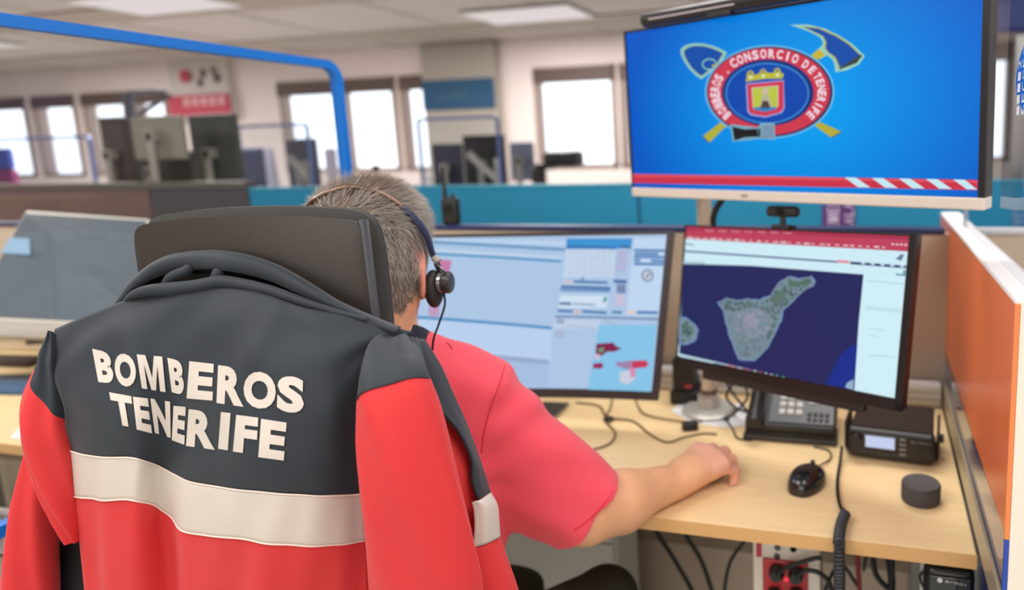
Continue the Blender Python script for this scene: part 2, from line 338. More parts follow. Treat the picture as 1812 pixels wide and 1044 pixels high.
# poster on the teal panel
a, b = aty(1455, 387, 2.59)[0], aty(1513, 387, 2.59)[0]; z1, z0 = aty(1485, 362, 2.59)[2], aty(1485, 470, 2.59)[2]
po = thing('purple_poster', 'dark purple poster with vertical white lettering on the teal partition', 'poster', ((a+b)/2, 2.59, z0))
MB().bx(a, b, 2.5935, 2.5975, z0, z1).build('poster_sheet', mat('purple', (88, 44, 108), .6), po)
zq = aty(1485, 409, 2.59)[2]; mb = MB(); text_line(mb, 'EMER', (a+.062, 2.5925, zq), (0, 0, 1), (-1, 0, 0), .042, cw=.62); text_line(mb, 'SALA', (a+.118, 2.5925, zq), (0, 0, 1), (-1, 0, 0), .036, cw=.62)
mb.build('lettering', mat('poster_letters', (214, 196, 222), .7), po)
# right-hand partition: orange upper panel, navy lower panel, cream edge
ry = .885
zb = atx(1779, 947, XR)[2]; za = atx(1676, 633, XR)[2]
orange = mat('orange_panel', (232, 116, 62), .28, spec=.6, var=.06, vscale=3); lownavy = mat('navy_gloss_panel', (62, 74, 124), .1, spec=1, coat=.6)
rp = thing('side_partition', 'orange and navy side partition with cream edge on the right of the desk', 'partition', (.19, 1.3, 0))
yf = 1.96
cream = mat('cream_edge', (240, 232, 216), .45)
MB().add([(XR, ry, zb), (XR, yf, za-.01), (XR, yf, 1.19), (XR, ry, 1.19), (XR+.004, ry, zb), (XR+.004, yf, za-.01), (XR+.004, yf, 1.19), (XR+.004, ry, 1.19)], [(0, 1, 2, 3), (7, 6, 5, 4), (0, 3, 7, 4), (1, 5, 6, 2), (0, 4, 5, 1), (3, 2, 6, 7)]).build('orange_panel', orange, rp)
MB().add([(XR, ry, .05), (XR, 1.72, .05), (XR, 1.72, za), (XR, ry, zb), (XR+.004, ry, .05), (XR+.004, 1.72, .05), (XR+.004, 1.72, za), (XR+.004, ry, zb)], [(0, 1, 2, 3), (7, 6, 5, 4), (0, 3, 7, 4), (1, 5, 6, 2), (0, 4, 5, 1), (3, 2, 6, 7)]).build('navy_panel', lownavy, rp)
MB().bx(XR+.004, XR+.05, ry+.001, yf, .05, 1.19, .002).build('partition_core', cream, rp)
MB().bx(XR-.001, XR+.05, ry, yf, 1.19, 1.199, .003).build('top_edge', mat('white_rail', (246, 240, 236), .3), rp)
MB().bx(XR+.003, XR+.055, ry-.006, ry, .05, 1.199, .002).build('end_cap', cream, rp)
MB().bx(XR-.003, XR+.003, ry-.006, ry, zb, 1.195, .001).build('edge_strip', mat('orange_edge', (240, 138, 80), .4), rp)
MB().bx(XR-.003, XR+.003, ry-.006, ry, .05, zb, .001).build('edge_strip', mat('blue_edge', (40, 74, 170), .4), rp)
MB().bx(XR-.006, XR, ry+.004, 1.715, .748, .80, .002).build('lower_rail', mat('grey_rail', (172, 160, 136), .3, .2), rp)
# left-hand partition under the glass
lp = thing('side_partition', 'low navy side partition under the blue framed glass left of the chair', 'partition', (-1.43, 1.2, 0))
MB().bx(XL-.02, XL+.02, 1.06, 1.72, .05, .755, .003).build('navy_panel', lownavy, lp)
# ---- glass screens
gl = glass('screen_glass', (.94, .95, .955), .9)
gr = thing('glass_screen', 'large clear glass screen with thick blue frame left of the head', 'glass screen', (XL, 1.15, .77))
def rrect(y0, y1, z0, z1, r, n=6):
    P = []
    for cy, cz, a0 in ((y1-r, z1-r, 0), (y0+r, z1-r, 90), (y0+r, z0+r, 180), (y1-r, z0+r, 270)):
        for k in range(n+1): q = math.radians(a0+90*k/n); P.append((cy+r*math.cos(q), cz+r*math.sin(q)))
    return P
def glass_frame(root, X, y0, y1, z0, z1, r, w, t, fm, gm, axis=0):
    O = rrect(y0, y1, z0, z1, r); I = rrect(y0+w, y1-w, z0+w, z1-w, max(r-w, .004)); n = len(O); vs = []
    P = lambda x, a: (x, a[0], a[1]) if axis == 0 else (a[0], x, a[1])
    for x in (X-t, X+t): vs += [P(x, a) for a in O]+[P(x, a) for a in I]
    fs = []
    for i in range(n):
        j = (i+1) % n; fs += [(i, j, n+j, n+i), (2*n+j, 2*n+i, 3*n+i, 3*n+j), (i, 2*n+i, 2*n+j, j), (n+i, n+j, 3*n+j, 3*n+i)]
    MB().add(vs, fs).build('blue_frame' if fm is BLUEF else 'frame', fm, root)
    if axis == 0: MB().bx(X-.003, X+.003, y0+w*.7, y1-w*.7, z0+w*.7, z1-w*.7).build('glass_pane', gm, root)
    else: MB().bx(y0+w*.7, y1-w*.7, X-.003, X+.003, z0+w*.7, z1-w*.7).build('glass_pane', gm, root)
glass_frame(gr, XL, .62, 1.585, .775, 1.645, .05, .021, .012, BLUEF, gl)
gl2 = glass('clear_glass', (.93, .95, .985), .9)
g2 = thing('glass_screen', 'frameless clear glass screen on the orange partition with blue oval sticker', 'glass screen', (.195, 1.4, 1.199))
MB().bx(.192, .198, .62, 1.62, 1.2, 1.72, .001).build('glass_pane', gl2, g2)
MB().bx(.190, .200, 1.618, 1.632, 1.2, 1.72, .002).build('glass_edge', mat('acrylic_edge', (176, 178, 186), .2), g2)
st = aty(1, 1, 1); c = atx(1830, 128, .19); 
mb = MB(); mb.lathe((.1905, c[1], c[2]), [(1, 0), (1, .001)], ((0, -.115, 0), (0, 0, .052), (-1, 0, 0)), 40); mb.build('sticker', mat('sticker_blue', (8, 100, 196), .4), g2)
mb = MB()
for k, s_ in enumerate(('1-1-2', 'CECOES')): text_line(mb, s_, (.1888, c[1]+.078-k*.032, c[2]-.05), (0, 0, 1), (0, 1, 0), .02, cw=.6)
mb.build('sticker_lettering', mat('sticker_letters', (230, 236, 245), .5), g2)
# far glass screens with thin blue frames
def far_screen(px0, px1, py, Y, zb, label):
    a, b = aty(px0, py, Y), aty(px1, py, Y); t = thing('glass_screen', label, 'glass screen', ((a[0]+b[0])/2, Y, zb))
    MB().bx(a[0]+.01, b[0]-.01, Y-.015, Y+.015, 0, zb+.01, .003).build('lower_panel', navy, t)
    glass_frame(t, Y, a[0], b[0], zb, a[2], .03, .018, .008, BLUEB, gl3, axis=1)
BLUEB = mat('pale_blue_frame', (92, 112, 172), .4); gl3 = glass('far_glass', (.95, .96, .98), .4)
far_screen(-60, 160, 247, 3.4, 1.02, 'glass screen with pale blue frame before the far left windows')
far_screen(418, 545, 222, 3.83, 1.0, 'glass screen with pale blue frame left of the tall window')
far_screen(737, 882, 209, 3.83, .99, 'glass screen with pale blue frame before the grey pillar')
# ================================================================ desks
wood = mat('birch_wood', (246, 216, 164), .42, bump=.04, bscale=40, var=.07, vscale=5, stretch=(1.5, 14, 6)); woodedge = mat('birch_edge', (214, 168, 108), .5, var=.05, vscale=10)
metal = mat('grey_metal_leg', (150, 148, 144), .4, .6)
def desk(x0, x1, y0, y1, label, edge=True, top=wood):
    t = thing('desk', label, 'desk', ((x0+x1)/2, (y0+y1)/2, 0))
    MB().bx(x0, x1, y0+.002, y1, .715, .74, .002).build('desktop', top, t); MB().bx(x0, x1, y0, y0+.002, .7155, .7395).build('edge_band', woodedge, t)
    for x in (x0+.05, x1-.05):
        mb = MB(); mb.bx(x-.02, x+.02, y1-.1, y1-.04, .03, .715, .003); mb.bx(x-.02, x+.02, y0+.1, y1-.02, 0, .03, .003); mb.build('leg', metal, t)
    MB().bx(x0+.05, x1-.05, y1-.06, y1-.04, .3, .70, .002).build('modesty_panel', mat('taupe_panel', (142, 124, 104), .7, var=.04), t)
    return t
YD0, YD1 = 1.058, 1.708
desk(-1.395, XR-.008, YD0, YD1, 'light birch operator desk carrying the monitors, phone and radio')
desk(-3.3, XL-.03, YD0-.01, YD1, 'light birch neighbouring desk left of the red and navy jacket')
whd = mat('white_desk', (214, 210, 200), .5)
desk(-4.9, -.2, 3.9, 4.7, 'white desk in the far row before the windows', top=whd)
desk(-9.5, -5.0, 3.9, 4.7, 'white desk in the far row at the left windows', top=whd)
desk(-4.75, -2.2, 2.72, 3.42, 'desk close behind the dark and teal partitions', top=whd)
# white cable trunking at the rear of the desk
tr = thing('cable_trunking', 'white ridged cable trunking along the rear edge of the operator desk', 'trunking', (-.6, 1.69, .74))
mb = MB(); mb.bx(-1.38, XR-.012, 1.675, 1.705, .7405, .80, .003); mb.build('trunking_body', WHITE, tr)
mb = MB()
for z in (.755, .772, .789): mb.bx(-1.38, XR-.012, 1.671, 1.675, z-.005, z+.005, .001)
mb.build('ridges', WHITE, tr)
# white pedestal under the desk
pa = aty(1092, 980, 1.48)
pd = thing('pedestal_cabinet', 'pale grey pedestal cabinet under the desk behind the knee', 'cabinet', (pa[0]-.22, 1.6, 0))
cabm = mat('cabinet_grey', (240, 242, 232), .5, bump=.03)
MB().bx(pa[0]-.46, pa[0], 1.482, 1.63, .03, .70, .004).build('cabinet_body', cabm, pd)
for z0, z1 in ((.04, .395), (.40, .695)):
    MB().bx(pa[0]-.455, pa[0]-.005, 1.466, 1.482, z0, z1, .002).build('drawer', cabm, pd)
# ================================================================ operator desk items
# stand pole of the big screen
po_ = atz(1255, 727, .742); PXX, PYY = po_[0], po_[1]
ps = atz(1248, 735, .74)
pap = MB().prism([atz(*p, .7405) for p in ((1187, 727), (1213, 706), (1318, 716), (1330, 752), (1280, 757), (1222, 748))], (0, 0, .0012)).build('paper_sheet', PAPER); tag(pap, 'white sheet of paper under the round base of the screen pole', 'paper')
BEIGE2 = mat('pole_beige', (212, 196, 174), .4, .1)
# phone
def frame_from(px0, px1, z, yaw=None):
    a, b = atz(*px0, z), atz(*px1, z); u = nrm((b-a)*(1, 1, 0)); return a, b, u, np.array([-u[1], u[0], 0])
a, b, u, w = frame_from((1318, 776), (1478, 788), .742); L = np.linalg.norm(b-a); up = np.array((0, 0, 1.))
tilt = math.radians(22); wv = w*math.cos(tilt)+up*math.sin(tilt); nv = np.cross(u, wv)
base = a+up*.012; ph = thing('desk_phone', 'black office phone with white number keys under the map monitor', 'phone', (a+b)/2)
D = .165
MB().prism([base, base+w*D*.98, base+w*D*.98+up*.058, base+up*.006], u*L).build('phone_foot', BLACK, ph)
MB().box(a+u*L/2+up*.006+w*.03, (L/2+.004, .036, .006), (u, w, up), .003).build('front_lip', DKG, ph)
fc = base+up*.012+u*L/2+wv*D/2
body = MB().box(fc, (L/2, D/2, .011), (u, wv, nv), .006).build('phone_body', BLACK, ph)
top = fc+nv*.011
MB().box(top+u*L*.12+nv*.001, (L*.36, D*.42, .002), (u, wv, nv), .001).build('key_panel', mat('phone_panel', (72, 78, 78), .35), ph)
for r in range(4):
    for c_ in range(3):
        MB().box(top+u*(-L*.10+c_*L*.095)+wv*(D*.2-r*D*.14)+nv*.004, (L*.036, D*.05, .0025), (u, wv, nv), .0015).build('number_key', mat('key_white', (222, 226, 222), .4), ph)
for r in range(2):
    for c_ in range(4): MB().box(top+u*(L*.21+c_*L*.065)+wv*(-D*.24-r*D*.1)+nv*.004, (L*.022, D*.03, .002), (u, wv, nv), .001).build('function_key', DKG, ph)
for c_, rr in ((0, 1.2), (1, .9), (2, .8)): MB().box(top+u*(L*.235+c_*L*.1)+wv*D*.02+nv*.004, (L*.034*rr, D*.055*rr, .002), (u, wv, nv), .0015).build('call_key', mat('key_white'), ph)
MB().box(top+u*L*.12+wv*D*.37+nv*.004, (L*.3, D*.1, .002), (u, wv, nv), .001).build('phone_display', mat('lcd_grey', (100, 112, 108), .2), ph)
hs = MB(); hc = top+u*(-L*.385)+nv*.016
hs.tube([hc+wv*(D*.5*t)+nv*(.010*(1-t*t*1.2)) for t in np.linspace(-1.05, 1.05, 15)], [.012+.007*abs(t)**3 for t in np.linspace(-1, 1, 15)], 14)
hs.box(hc+wv*D*.42-nv*.006, (.02, .022, .012), (u, wv, nv), .008).box(hc-wv*D*.42-nv*.006, (.02, .022, .012), (u, wv, nv), .008); hs.build('handset', BLACK, ph, smooth=A_)
# mobile radio
a, b, u, w = frame_from((1503, 803), (1644, 821), .746); L = np.linalg.norm(b-a)*1.04
rd = thing('mobile_radio', 'black two way base radio with lit display at the right end of the desk', 'radio', (a+b)/2)
hR = .056; dR = .17; c0 = a+u*L/2
MB().box(c0+w*dR/2+up*(hR/2+.004), (L/2, dR/2-.012, hR/2), (u, w, up), .004).build('radio_body', mat('radio_case', (48, 42, 40), .4), rd)
fr = MB().box(c0+w*.004+up*(hR/2+.004), (L/2+.003, .014, hR/2+.003), (u, w, up), .007).build('front_panel', mat('radio_front', (26, 24, 24), .4), rd)
MB().box(c0-u*L*.12-w*.0105+up*(hR*.62+.004), (L*.205, .001, hR*.26), (u, w, up), .0005).build('bezel', GLOSSB, fr)
MB().box(c0-u*L*.12-w*.0118+up*(hR*.62+.004), (L*.175, .0006, hR*.22), (u, w, up)).build('radio_display', emis('lcd_lit', (196, 206, 236), 1), fr)
for k in range(5): MB().box(c0-u*(L*.30-k*L*.09)-w*.011+up*(hR*.2+.004), (.005, .0012, .0028), (u, w, up), .001).build('button', DKG, fr)
for k in range(4): MB().box(c0+u*L*.15-w*.011+up*(hR*(.82-.19*k)+.004), (.0065, .0012, .003), (u, w, up), .001).build('button', mat('button_grey', (120, 118, 116), .4), fr)
MB().lathe(c0-u*L*.41-w*.009+up*(hR*.66+.004), [(.012, 0), (.012, .006), (.010, .012), (.0, .012)], (u, up, -w), 20).build('volume_knob', BLACK, fr, smooth=A_)
mb = MB(); text_line(mb, 'MOTOROLA', c0+u*L*.25-w*.0102+up*(hR*.8), u, up, .0045, cw=.8, gap=.3); mb.build('lettering', mat('radio_letters', (150, 148, 148), .5), fr)
MB().box(c0+u*(L/2+.010)+w*.06+up*.036, (.003, .045, .03), (u, w, up), .002).box(c0-u*(L/2+.010)+w*.06+up*.036, (.003, .045, .03), (u, w, up), .002).box(c0+w*.06+up*.002, (L/2+.01, .045, .002), (u, w, up), .001).build('mounting_bracket', BLACK, rd)
MB().lathe(c0+u*(L/2+.013)+w*.05+up*.036, [(.009, 0), (.009, .008), (0, .008)], (w, up, u), 14).build('bracket_knob', BLACK, rd)
# mice
def mouse(c, d, label, sc=1., cab=None):
    c = np.array(c, float); d = nrm(d); sd = np.array([d[1], -d[0], 0]); t = thing('computer_mouse', label, 'mouse', c)
    L_, W_, H_ = .056*sc, .031*sc, .036*sc; G = []
    for i in range(17):
        q = math.pi*i/16; row = []
        for j in range(25):
            p = math.pi*j/24; x = -math.cos(q); wd = W_*(math.sin(q)**.6)*(1-.10*math.cos(q*2)); z = H_*(math.sin(q)**.7)*(1-.22*x)*(max(math.sin(p), 0)**.75)
            row.append(c+d*x*L_+sd*(-math.cos(p)*wd)+np.array([0, 0, z+.001]))
        G.append(row)
    mb = MB(); mb.grid(G); mb.build('mouse_shell', mat('mouse_black', (22, 22, 24), .22, coat=.3), t, smooth=True)
    MB().lathe(c+d*L_*.55+np.array([0, 0, H_*.74]), [(.0085, -.003), (.0095, 0), (.0085, .003)], (d, (0, 0, 1), sd), 16).build('scroll_wheel', DKG, t)
    return t, c+d*L_
mc = atz(1428, 856, .7405); mt, mtip = mouse(mc, atz(1455, 822, .74)-mc, 'black computer mouse lying free on the desk below the phone', 1.0)
MB().lathe(mc-nrm(mtip-mc)*.012+np.array([0, 0, .0355]), [(.004, 0), (.003, .0012), (0, .0012)], None, 14).build('status_light', emis('led_white', (235, 240, 245), 1), mt)
def cable(name, pts, r, m, label, cat='cable', n=8, group=None, parent=None):
    P = crom(pts, n); mb = MB().tube(P, r, 8); o = mb.build(name, m, parent, smooth=True)
    if parent is None: tag(o, label, cat, group)
    return o
Z = .7435
def zz(*pts, z=Z): return [atz(x, y, z) for x, y in pts]
cable('mouse_cord', [mtip+np.array([0, 0, .01])]+zz((1469, 812), (1466, 797), (1440, 790)), .0018, CABLE, '', parent=mt)
# puck
c = atz(1629, 884, .7405); rr = .5*np.linalg.norm(atz(1663, 884, .74)-atz(1595, 884, .74))
sp = thing('puck_speaker', 'small round dark grey puck speaker at the front right of the desk', 'speaker', c); hh = .034
MB().lathe(c, [(rr*.94, 0), (rr, .004), (rr, .0105), (rr*.985, .011), (rr*.985, .0125), (rr, .013), (rr, hh-.003), (rr*.96, hh)], None, 56).build('puck_body', mat('puck_fabric', (66, 62, 62), .7, bump=.3, bscale=1500), sp, smooth=A_)
MB().lathe(c+up*(hh-.0003), [(rr*.95, 0), (rr*.93, .0012), (0, .0012)], None, 56).build('puck_top', mat('puck_top', (84, 84, 86), .5), sp, smooth=A_)
# small box, small device
o = MB().box(atz(1221, 753, .7505), (.019, .012, .009), (nrm((.9, .35, 0)), nrm((-.35, .9, 0)), (0, 0, 1)), .004).build('cable_block', BLACK, smooth=A_); tag(o, 'small black plug block on the cable in front of the paper', 'adapter')
a = atz(985, 735, .742); sd = thing('smartphone', 'dark smartphone with silver edge lying left under the call centre monitor', 'smartphone', a)
ux = nrm(atz(1003, 722, .742)-atz(975, 750, .742)); uy = np.cross(up, ux)
MB().box(a-ux*.0+uy*.03+up*.003, (.07, .036, .0035), (ux, uy, up), .002).build('phone_case', mat('phone_silver', (150, 152, 150), .3, .7), sd); MB().box(a+uy*.03+up*.0068, (.066, .033, .0004), (ux, uy, up)).build('phone_screen', mat('screen_off', (48, 56, 60), .1), sd)
# cables on the desk
cable('keyboard_cable', zz((1083, 700), (1080, 722), (1070, 742), (1088, 765), (1078, 785), (1040, 797), (1000, 800)), .0022, GREYC, 'dark cable looping below the knot on the desk by the sleeve')
cable('mouse_cable', zz((1020, 712), (1060, 718), (1075, 738), (1120, 745), (1150, 768), (1180, 782), (1212, 773), (1245, 767))+[atz(1268, 768, .745)], .0022, GREYC, 'long thin cable running across the desk into the gripping hand')
cable('power_cable', zz((1122, 700), (1135, 728), (1160, 738), (1200, 745), (1222, 750), (1262, 740), (1300, 735)), .002, GREYC, 'thin cable running through the small black plug block')
cable('phone_cable', zz((1280, 735), (1297, 760), (1305, 775), (1330, 779)), .002, CABLE, 'thin cable curling from the screen pole to the phone')
mb = MB()
kn = atz(1077, 741, .748)
for k in range(5): q = k*1.25; mb.tube([kn+np.array((math.cos(q), math.sin(q), 0))*.014, kn+np.array((0, 0, .003*k/2)), kn-np.array((math.cos(q), math.sin(q), .3))*.012], .0022, 6)
tag(mb.build('cable_knot', CABLE), 'knotted dark cable tie on the desk below the call centre monitor', 'cable')
# black thing and leads between the two monitors
a = aty(1216, 704, 1.6); dk = thing('docking_station', 'black docking unit standing between the two monitors', 'computer dock', (a[0], 1.61, .74))
MB().bx(a[0]-.035, a[0]+.02, 1.585, 1.65, .7405, .86, .006).bx(a[0]-.04, a[0]+.035, 1.575, 1.665, .7405, .775, .005).build('dock_body', BLACK, dk); MB().bx(a[0]+.0, a[0]+.018, 1.581, 1.585, .785, .793).build('red_tab', mat('dock_red', (200, 70, 80), .5), dk)
for i, P in enumerate((((1282, 672), (1300, 700), (1330, 735), (1345, 745)), ((1300, 676), (1285, 700), (1303, 722), (1335, 730)), ((1318, 680), (1322, 705), (1300, 730), (1280, 742)))):
    cable('monitor_lead', [aty(*P[0], 1.5)]+[aty(*P[1], 1.47)]+zz(P[2], P[3], z=.75), .003, CABLE, 'black lead %s behind the map monitor by the pole' % ['hanging furthest left', 'crossing in the middle', 'curling down to the paper'][i], group='monitor leads')
# coiled cord over the desk edge
P1 = atz(1490, 790, .765)
pts = [P1, atz(1487, 815, .75), atz(1482, 850, .745), atz(1484, 885, .746), atz(1491, 905, .75)]
pts2 = [atz(1496, 908, .752), atz(1488, 930, .752), atz(1484, 960, .753)]
e0 = pts2[-1]; down = [np.array([e0[0], YD0-.012, .742]), np.array([e0[0]+.001, YD0-.02, .70]), np.array([e0[0]+.002, YD0-.018, .60]), np.array([e0[0]+.004, YD0-.012, .45]), np.array([e0[0]+.02, YD0, .40])]
cc = thing('coiled_cord', 'black coiled microphone cord hanging from the radio over the desk edge', 'cord', pts2[-1])
MB().tube(crom(pts, 8), .0032, 10).build('straight_cord', CABLE, cc, smooth=True)
core = crom(pts2+down, 30); N = len(core); seg = np.linalg.norm(np.diff(core, axis=0), axis=1); s = np.concatenate([[0], np.cumsum(seg)]); tot = s[-1]
turns = tot/.0062; n = int(turns*12); hel = []
for k in range(n+1):
    q = tot*k/n; i = min(np.searchsorted(s, q, 'right')-1, N-2); f_ = (q-s[i])/max(seg[i], 1e-9); p = core[i]+(core[i+1]-core[i])*f_; t = nrm(core[i+1]-core[i]); aa = nrm(np.cross(t, (1, .3, .1))); bb = np.cross(t, aa)
    an = 2*math.pi*k/12; hel.append(p+(aa*math.cos(an)+bb*math.sin(an))*.0072)
MB().tube(hel, .0030, 6).build('coil', mat('coil_rubber', (48, 50, 54), .45), cc, smooth=True); MB().tube(core, .006, 8).build('coil_core', CABLE, cc)
# ---- under the desk on the right: socket column, leads, hanging microphone
yq = 1.16
def qx(x, y): return aty(x, y, yq)
a, b = qx(1332, 1000), qx(1452, 1000); zt_ = .712
pb = thing('socket_column', 'white socket box with red outlets hanging under the desk', 'power outlet', ((a[0]+b[0])/2, yq+.03, .45))
MB().bx(a[0], b[0], yq, yq+.06, .45, zt_, .004).build('column_body', BEIGEP, pb)
c1, c2, zr = qx(1350, 1000)[0], qx(1430, 1000)[0], qx(1390, 990)[2]
MB().bx(c1, c2, yq-.006, yq, .47, zr, .003).build('red_outlet_plate', mat('outlet_red', (176, 40, 48), .4), pb); MB().bx(c1-.012, c1-.002, yq-.003, yq, zr, qx(1350, 958)[2]).build('red_strip', mat('outlet_red'), pb)
for x, y in ((1376, 1006), (1410, 1010), (1410, 1046), (1372, 1046)):
    p = qx(x, y); o = MB().lathe(p-np.array([0, .006, 0]), [(.0145, 0), (.0145, .012), (.010, .022), (0, .022)], ((1, 0, 0), (0, 0, 1), (0, -1, 0)), 20).build('plug', BLACK, pb, smooth=A_)
for x, y in ((1376, 968), (1404, 971), (1375, 984)): MB().lathe(qx(x, y), [(.006, 0), (.006, .003), (0, .003)], ((1, 0, 0), (0, 0, 1), (0, -1, 0)), 14).build('small_socket', GLOSSB, pb)
p = qx(1392, 1022); MB().lathe(p-np.array([0, .006, 0]), [(.005, 0), (.004, .002), (0, .002)], ((1, 0, 0), (0, 0, 1), (0, -1, 0)), 12).build('indicator_light', emis('led_red', (240, 60, 80), 1), pb)
for i, (P, lab) in enumerate([([(1376, 1004), (1400, 985), (1440, 972), (1455, 970)], 'black plug lead rising right from the left red outlet'), ([(1410, 1006), (1430, 992), (1455, 998), (1472, 1020), (1470, 1060)], 'black plug lead looping down from the right red outlet')]):
    cable('power_lead', [qx(*P[0])-np.array([0, .025, 0])]+[qx(*q)-np.array([0, .03, 0]) for q in P[1:]], .0045, CABLE, lab)
def under(pts, Y, r, m, label, name='hanging_cable'): cable(name, [aty(x, y, Y) for x, y in pts], r, m, label)
under([(1155, 905), (1160, 938), (1190, 985), (1222, 1040), (1240, 1080)], 1.5, .006, CABLE, 'thick black cable under the desk, left of the two slanting ones')
under([(1205, 910), (1213, 945), (1240, 990), (1258, 1040), (1270, 1080)], 1.5, .006, CABLE, 'thick black cable under the desk, right of the two slanting ones')
under([(1330, 925), (1318, 955), (1292, 995), (1282, 1045), (1284, 1080)], 1.3, .004, CABLE, 'thin dark cable bowing under the desk left of the socket box')
under([(1515, 960), (1518, 1000), (1522, 1060)], 1.3, .005, mat('red_cable', (140, 36, 42), .5), 'red cable hanging under the desk beside the coiled cord')
under([(1546, 965), (1545, 990), (1552, 1020), (1575, 1040), (1578, 1000), (1576, 965)], 1.3, .006, CABLE, 'black looped cable hanging under the desk left of the microphone')
under([(1560, 965), (1572, 985), (1578, 1030), (1574, 1060)], 1.34, .008, CABLE, 'thick black cable hanging beside the looped one')
under([(1528, 1010), (1536, 980), (1560, 975), (1600, 985)], 1.34, .003, CABLE, 'thin black cable arching under the desk near the microphone')
under([(1455, 1060), (1470, 1020), (1490, 1000), (1520, 1040)], 1.3, .004, CABLE, 'dark cable crossing behind the coiled cord under the desk')
ym = 1.09; mm = lambda x, y, dy=0: aty(x, y, ym+dy)
a, b = mm(1632, 1000)[0], mm(1733, 1000)[0]; zz1 = .712
sm = thing('speaker_microphone', 'black hand microphone with maker lettering hanging at the right desk corner', 'microphone', ((a+b)/2, ym, .6))
MB().bx(a-.002, b+.004, ym+.012, ym+.03, .58, zz1, .003).build('holder_plate', mat('holder_plate', (190, 186, 180), .4), sm)
ctr = mm(1681, 1040, -.03); hw = (mm(1726, 1040)[0]-mm(1637, 1040)[0])/2; ztop = min(mm(1681, 1003, -.022)[2], .706)
MB().box((ctr[0], ym-.008, ztop-.055), (hw, .02, .055), None, .016, seg=4).build('mic_body', mat('mic_black', (20, 18, 18), .35), sm, smooth=A_)
MB().box((ctr[0], ym-.028, ztop-.042), (hw*.82, .004, .032), None, .003, seg=3).build('mic_face', GLOSSB, sm, smooth=A_)
mb = MB(); zt0 = mm(1681, 1032, -.033)[2]; text_line(mb, 'MOTOROLA', (mm(1673, 1030, -.033)[0], ym-.0328, zt0), (1, 0, -.05), (0, 0, 1), .0038, cw=.8, gap=.3)
mb.lathe((mm(1663, 1030, -.033)[0], ym-.0328, zt0+.003), [(.0042, 0), (.0042, .0005), (0, .0005)], ((1, 0, 0), (0, 0, 1), (0, -1, 0)), 20); mb.build('lettering', mat('mic_letters', (205, 205, 210), .4), sm)
mb = MB().tube(crom([mm(1652, 1020, -.012), mm(1655, 1012, -.01), mm(1680, 1009, -.005), mm(1705, 1012, -.01), mm(1708, 1020, -.012)], 6), .004, 8).bx(ctr[0]-.012, ctr[0]+.012, ym-.004, ym+.012, ztop-.02, min(ztop+.012, .709), .003); mb.build('hanger_clip', BLACK, sm, smooth=A_)
MB().tube(crom([mm(1640, 1050, 0), mm(1630, 1030, 0), mm(1628, 1018, .005), mm(1634, 1012, .008)], 6), .0022, 8).build('wire_loop', CABLE, sm, smooth=True)
# two-way radio standing on the cap rail
a = aty(800, 402, 1.745); hr = thing('walkie_talkie', 'black walkie talkie with antenna standing on the partition behind the head', 'radio', (a[0], 1.745, 1.182))
za_ = aty(800, 350, 1.745)[2]; zt2 = aty(785, 292, 1.745)[2]
MB().bx(a[0]-.024, a[0]+.026, 1.73, 1.76, 1.183, za_, .007).build('radio_body', mat('radio_case2', (34, 34, 30), .5), hr, smooth=A_)
ax_ = aty(787, 345, 1.745)[0]; MB().lathe((ax_, 1.745, za_-.004), [(.008, 0), (.006, .03), (.004, zt2-za_), (0, zt2-za_)], None, 14).build('antenna', BLACK, hr, smooth=A_)
MB().lathe((ax_+.026, 1.745, za_-.002), [(.007, 0), (.006, .014), (0, .014)], None, 14).build('channel_knob', BLACK, hr)
MB().bx(a[0]-.016, a[0]+.018, 1.7285, 1.731, za_-.045, za_-.02).build('radio_window', GLOSSB, hr)
# ================================================================ neighbouring desk
# big tilted monitor seen through the glass
TLn, TRn = aty(47, 373, 1.66), aty(262, 388, 1.62); BRn, BLn = aty(262, 578, 1.44), aty(-62, 563, 1.36)
un = (TRn-TLn+BRn-BLn)/2; 
nm = thing('monitor', 'large tilted monitor with dark grey screen on the neighbouring desk', 'monitor', ((TLn+BRn)/2)*np.array([1, 1, 0])+np.array([0, 0, .74]))
nn = nrm(np.cross(TLn-BLn, TRn-TLn)); nn = nn if nn.dot(CP-TLn) > 0 else -nn
MB().prism([TLn, TRn, BRn, BLn], -nn*.02).build('monitor_back', BEIGEP, nm)
def lerp(a, b, t): return a+(b-a)*t
ins = lambda s, t: lerp(lerp(TLn, TRn, s), lerp(BLn, BRn, s), t)
MB().prism([ins(.012, .03)+nn*.0005, ins(.99, .02)+nn*.0005, ins(.99, .98)+nn*.0005, ins(.01, .98)+nn*.0005], nn*.002).build('monitor_screen', mat('grey_screen', (78, 88, 96), .55, spec=.3, var=.05), nm)
MB().prism([BLn+nn*.001, BRn+nn*.001, BRn+nn*.001+(BRn-TRn)*.13, BLn+nn*.001+(BLn-TLn)*.13], -nn*.022).build('chin', mat('chin_grey', (168, 158, 146), .5), nm)
cN = (BLn+BRn)/2; MB().tube([cN+np.array([0, .1, .05]), np.array([cN[0], cN[1]+.14, .76])], .018, 12).lathe((cN[0], cN[1]+.14, .741), [(.1, 0), (.1, .01), (.0, .014)], None, 30).build('stand', BEIGEP, nm)
MB().prism([ins(-.0, .28)+nn*.003, ins(.15, .28)+nn*.003, ins(.21, .43)+nn*.003, ins(.0, .43)+nn*.003], nn*.0006).build('bright_reflection', emis('bright_patch', (176, 206, 232), 1), nm)  # glowing patch painted for a bright reflection on the screen
def dk_item(name, px, hsz, ang, m, label, cat, bev=.004):
    p = atz(*px, .741+hsz[2]); A = ((math.cos(ang), math.sin(ang), 0), (-math.sin(ang), math.cos(ang), 0), (0, 0, 1)); o = MB().box(p, hsz, A, bev).build(name, m, smooth=A_); return tag(o, label, cat)
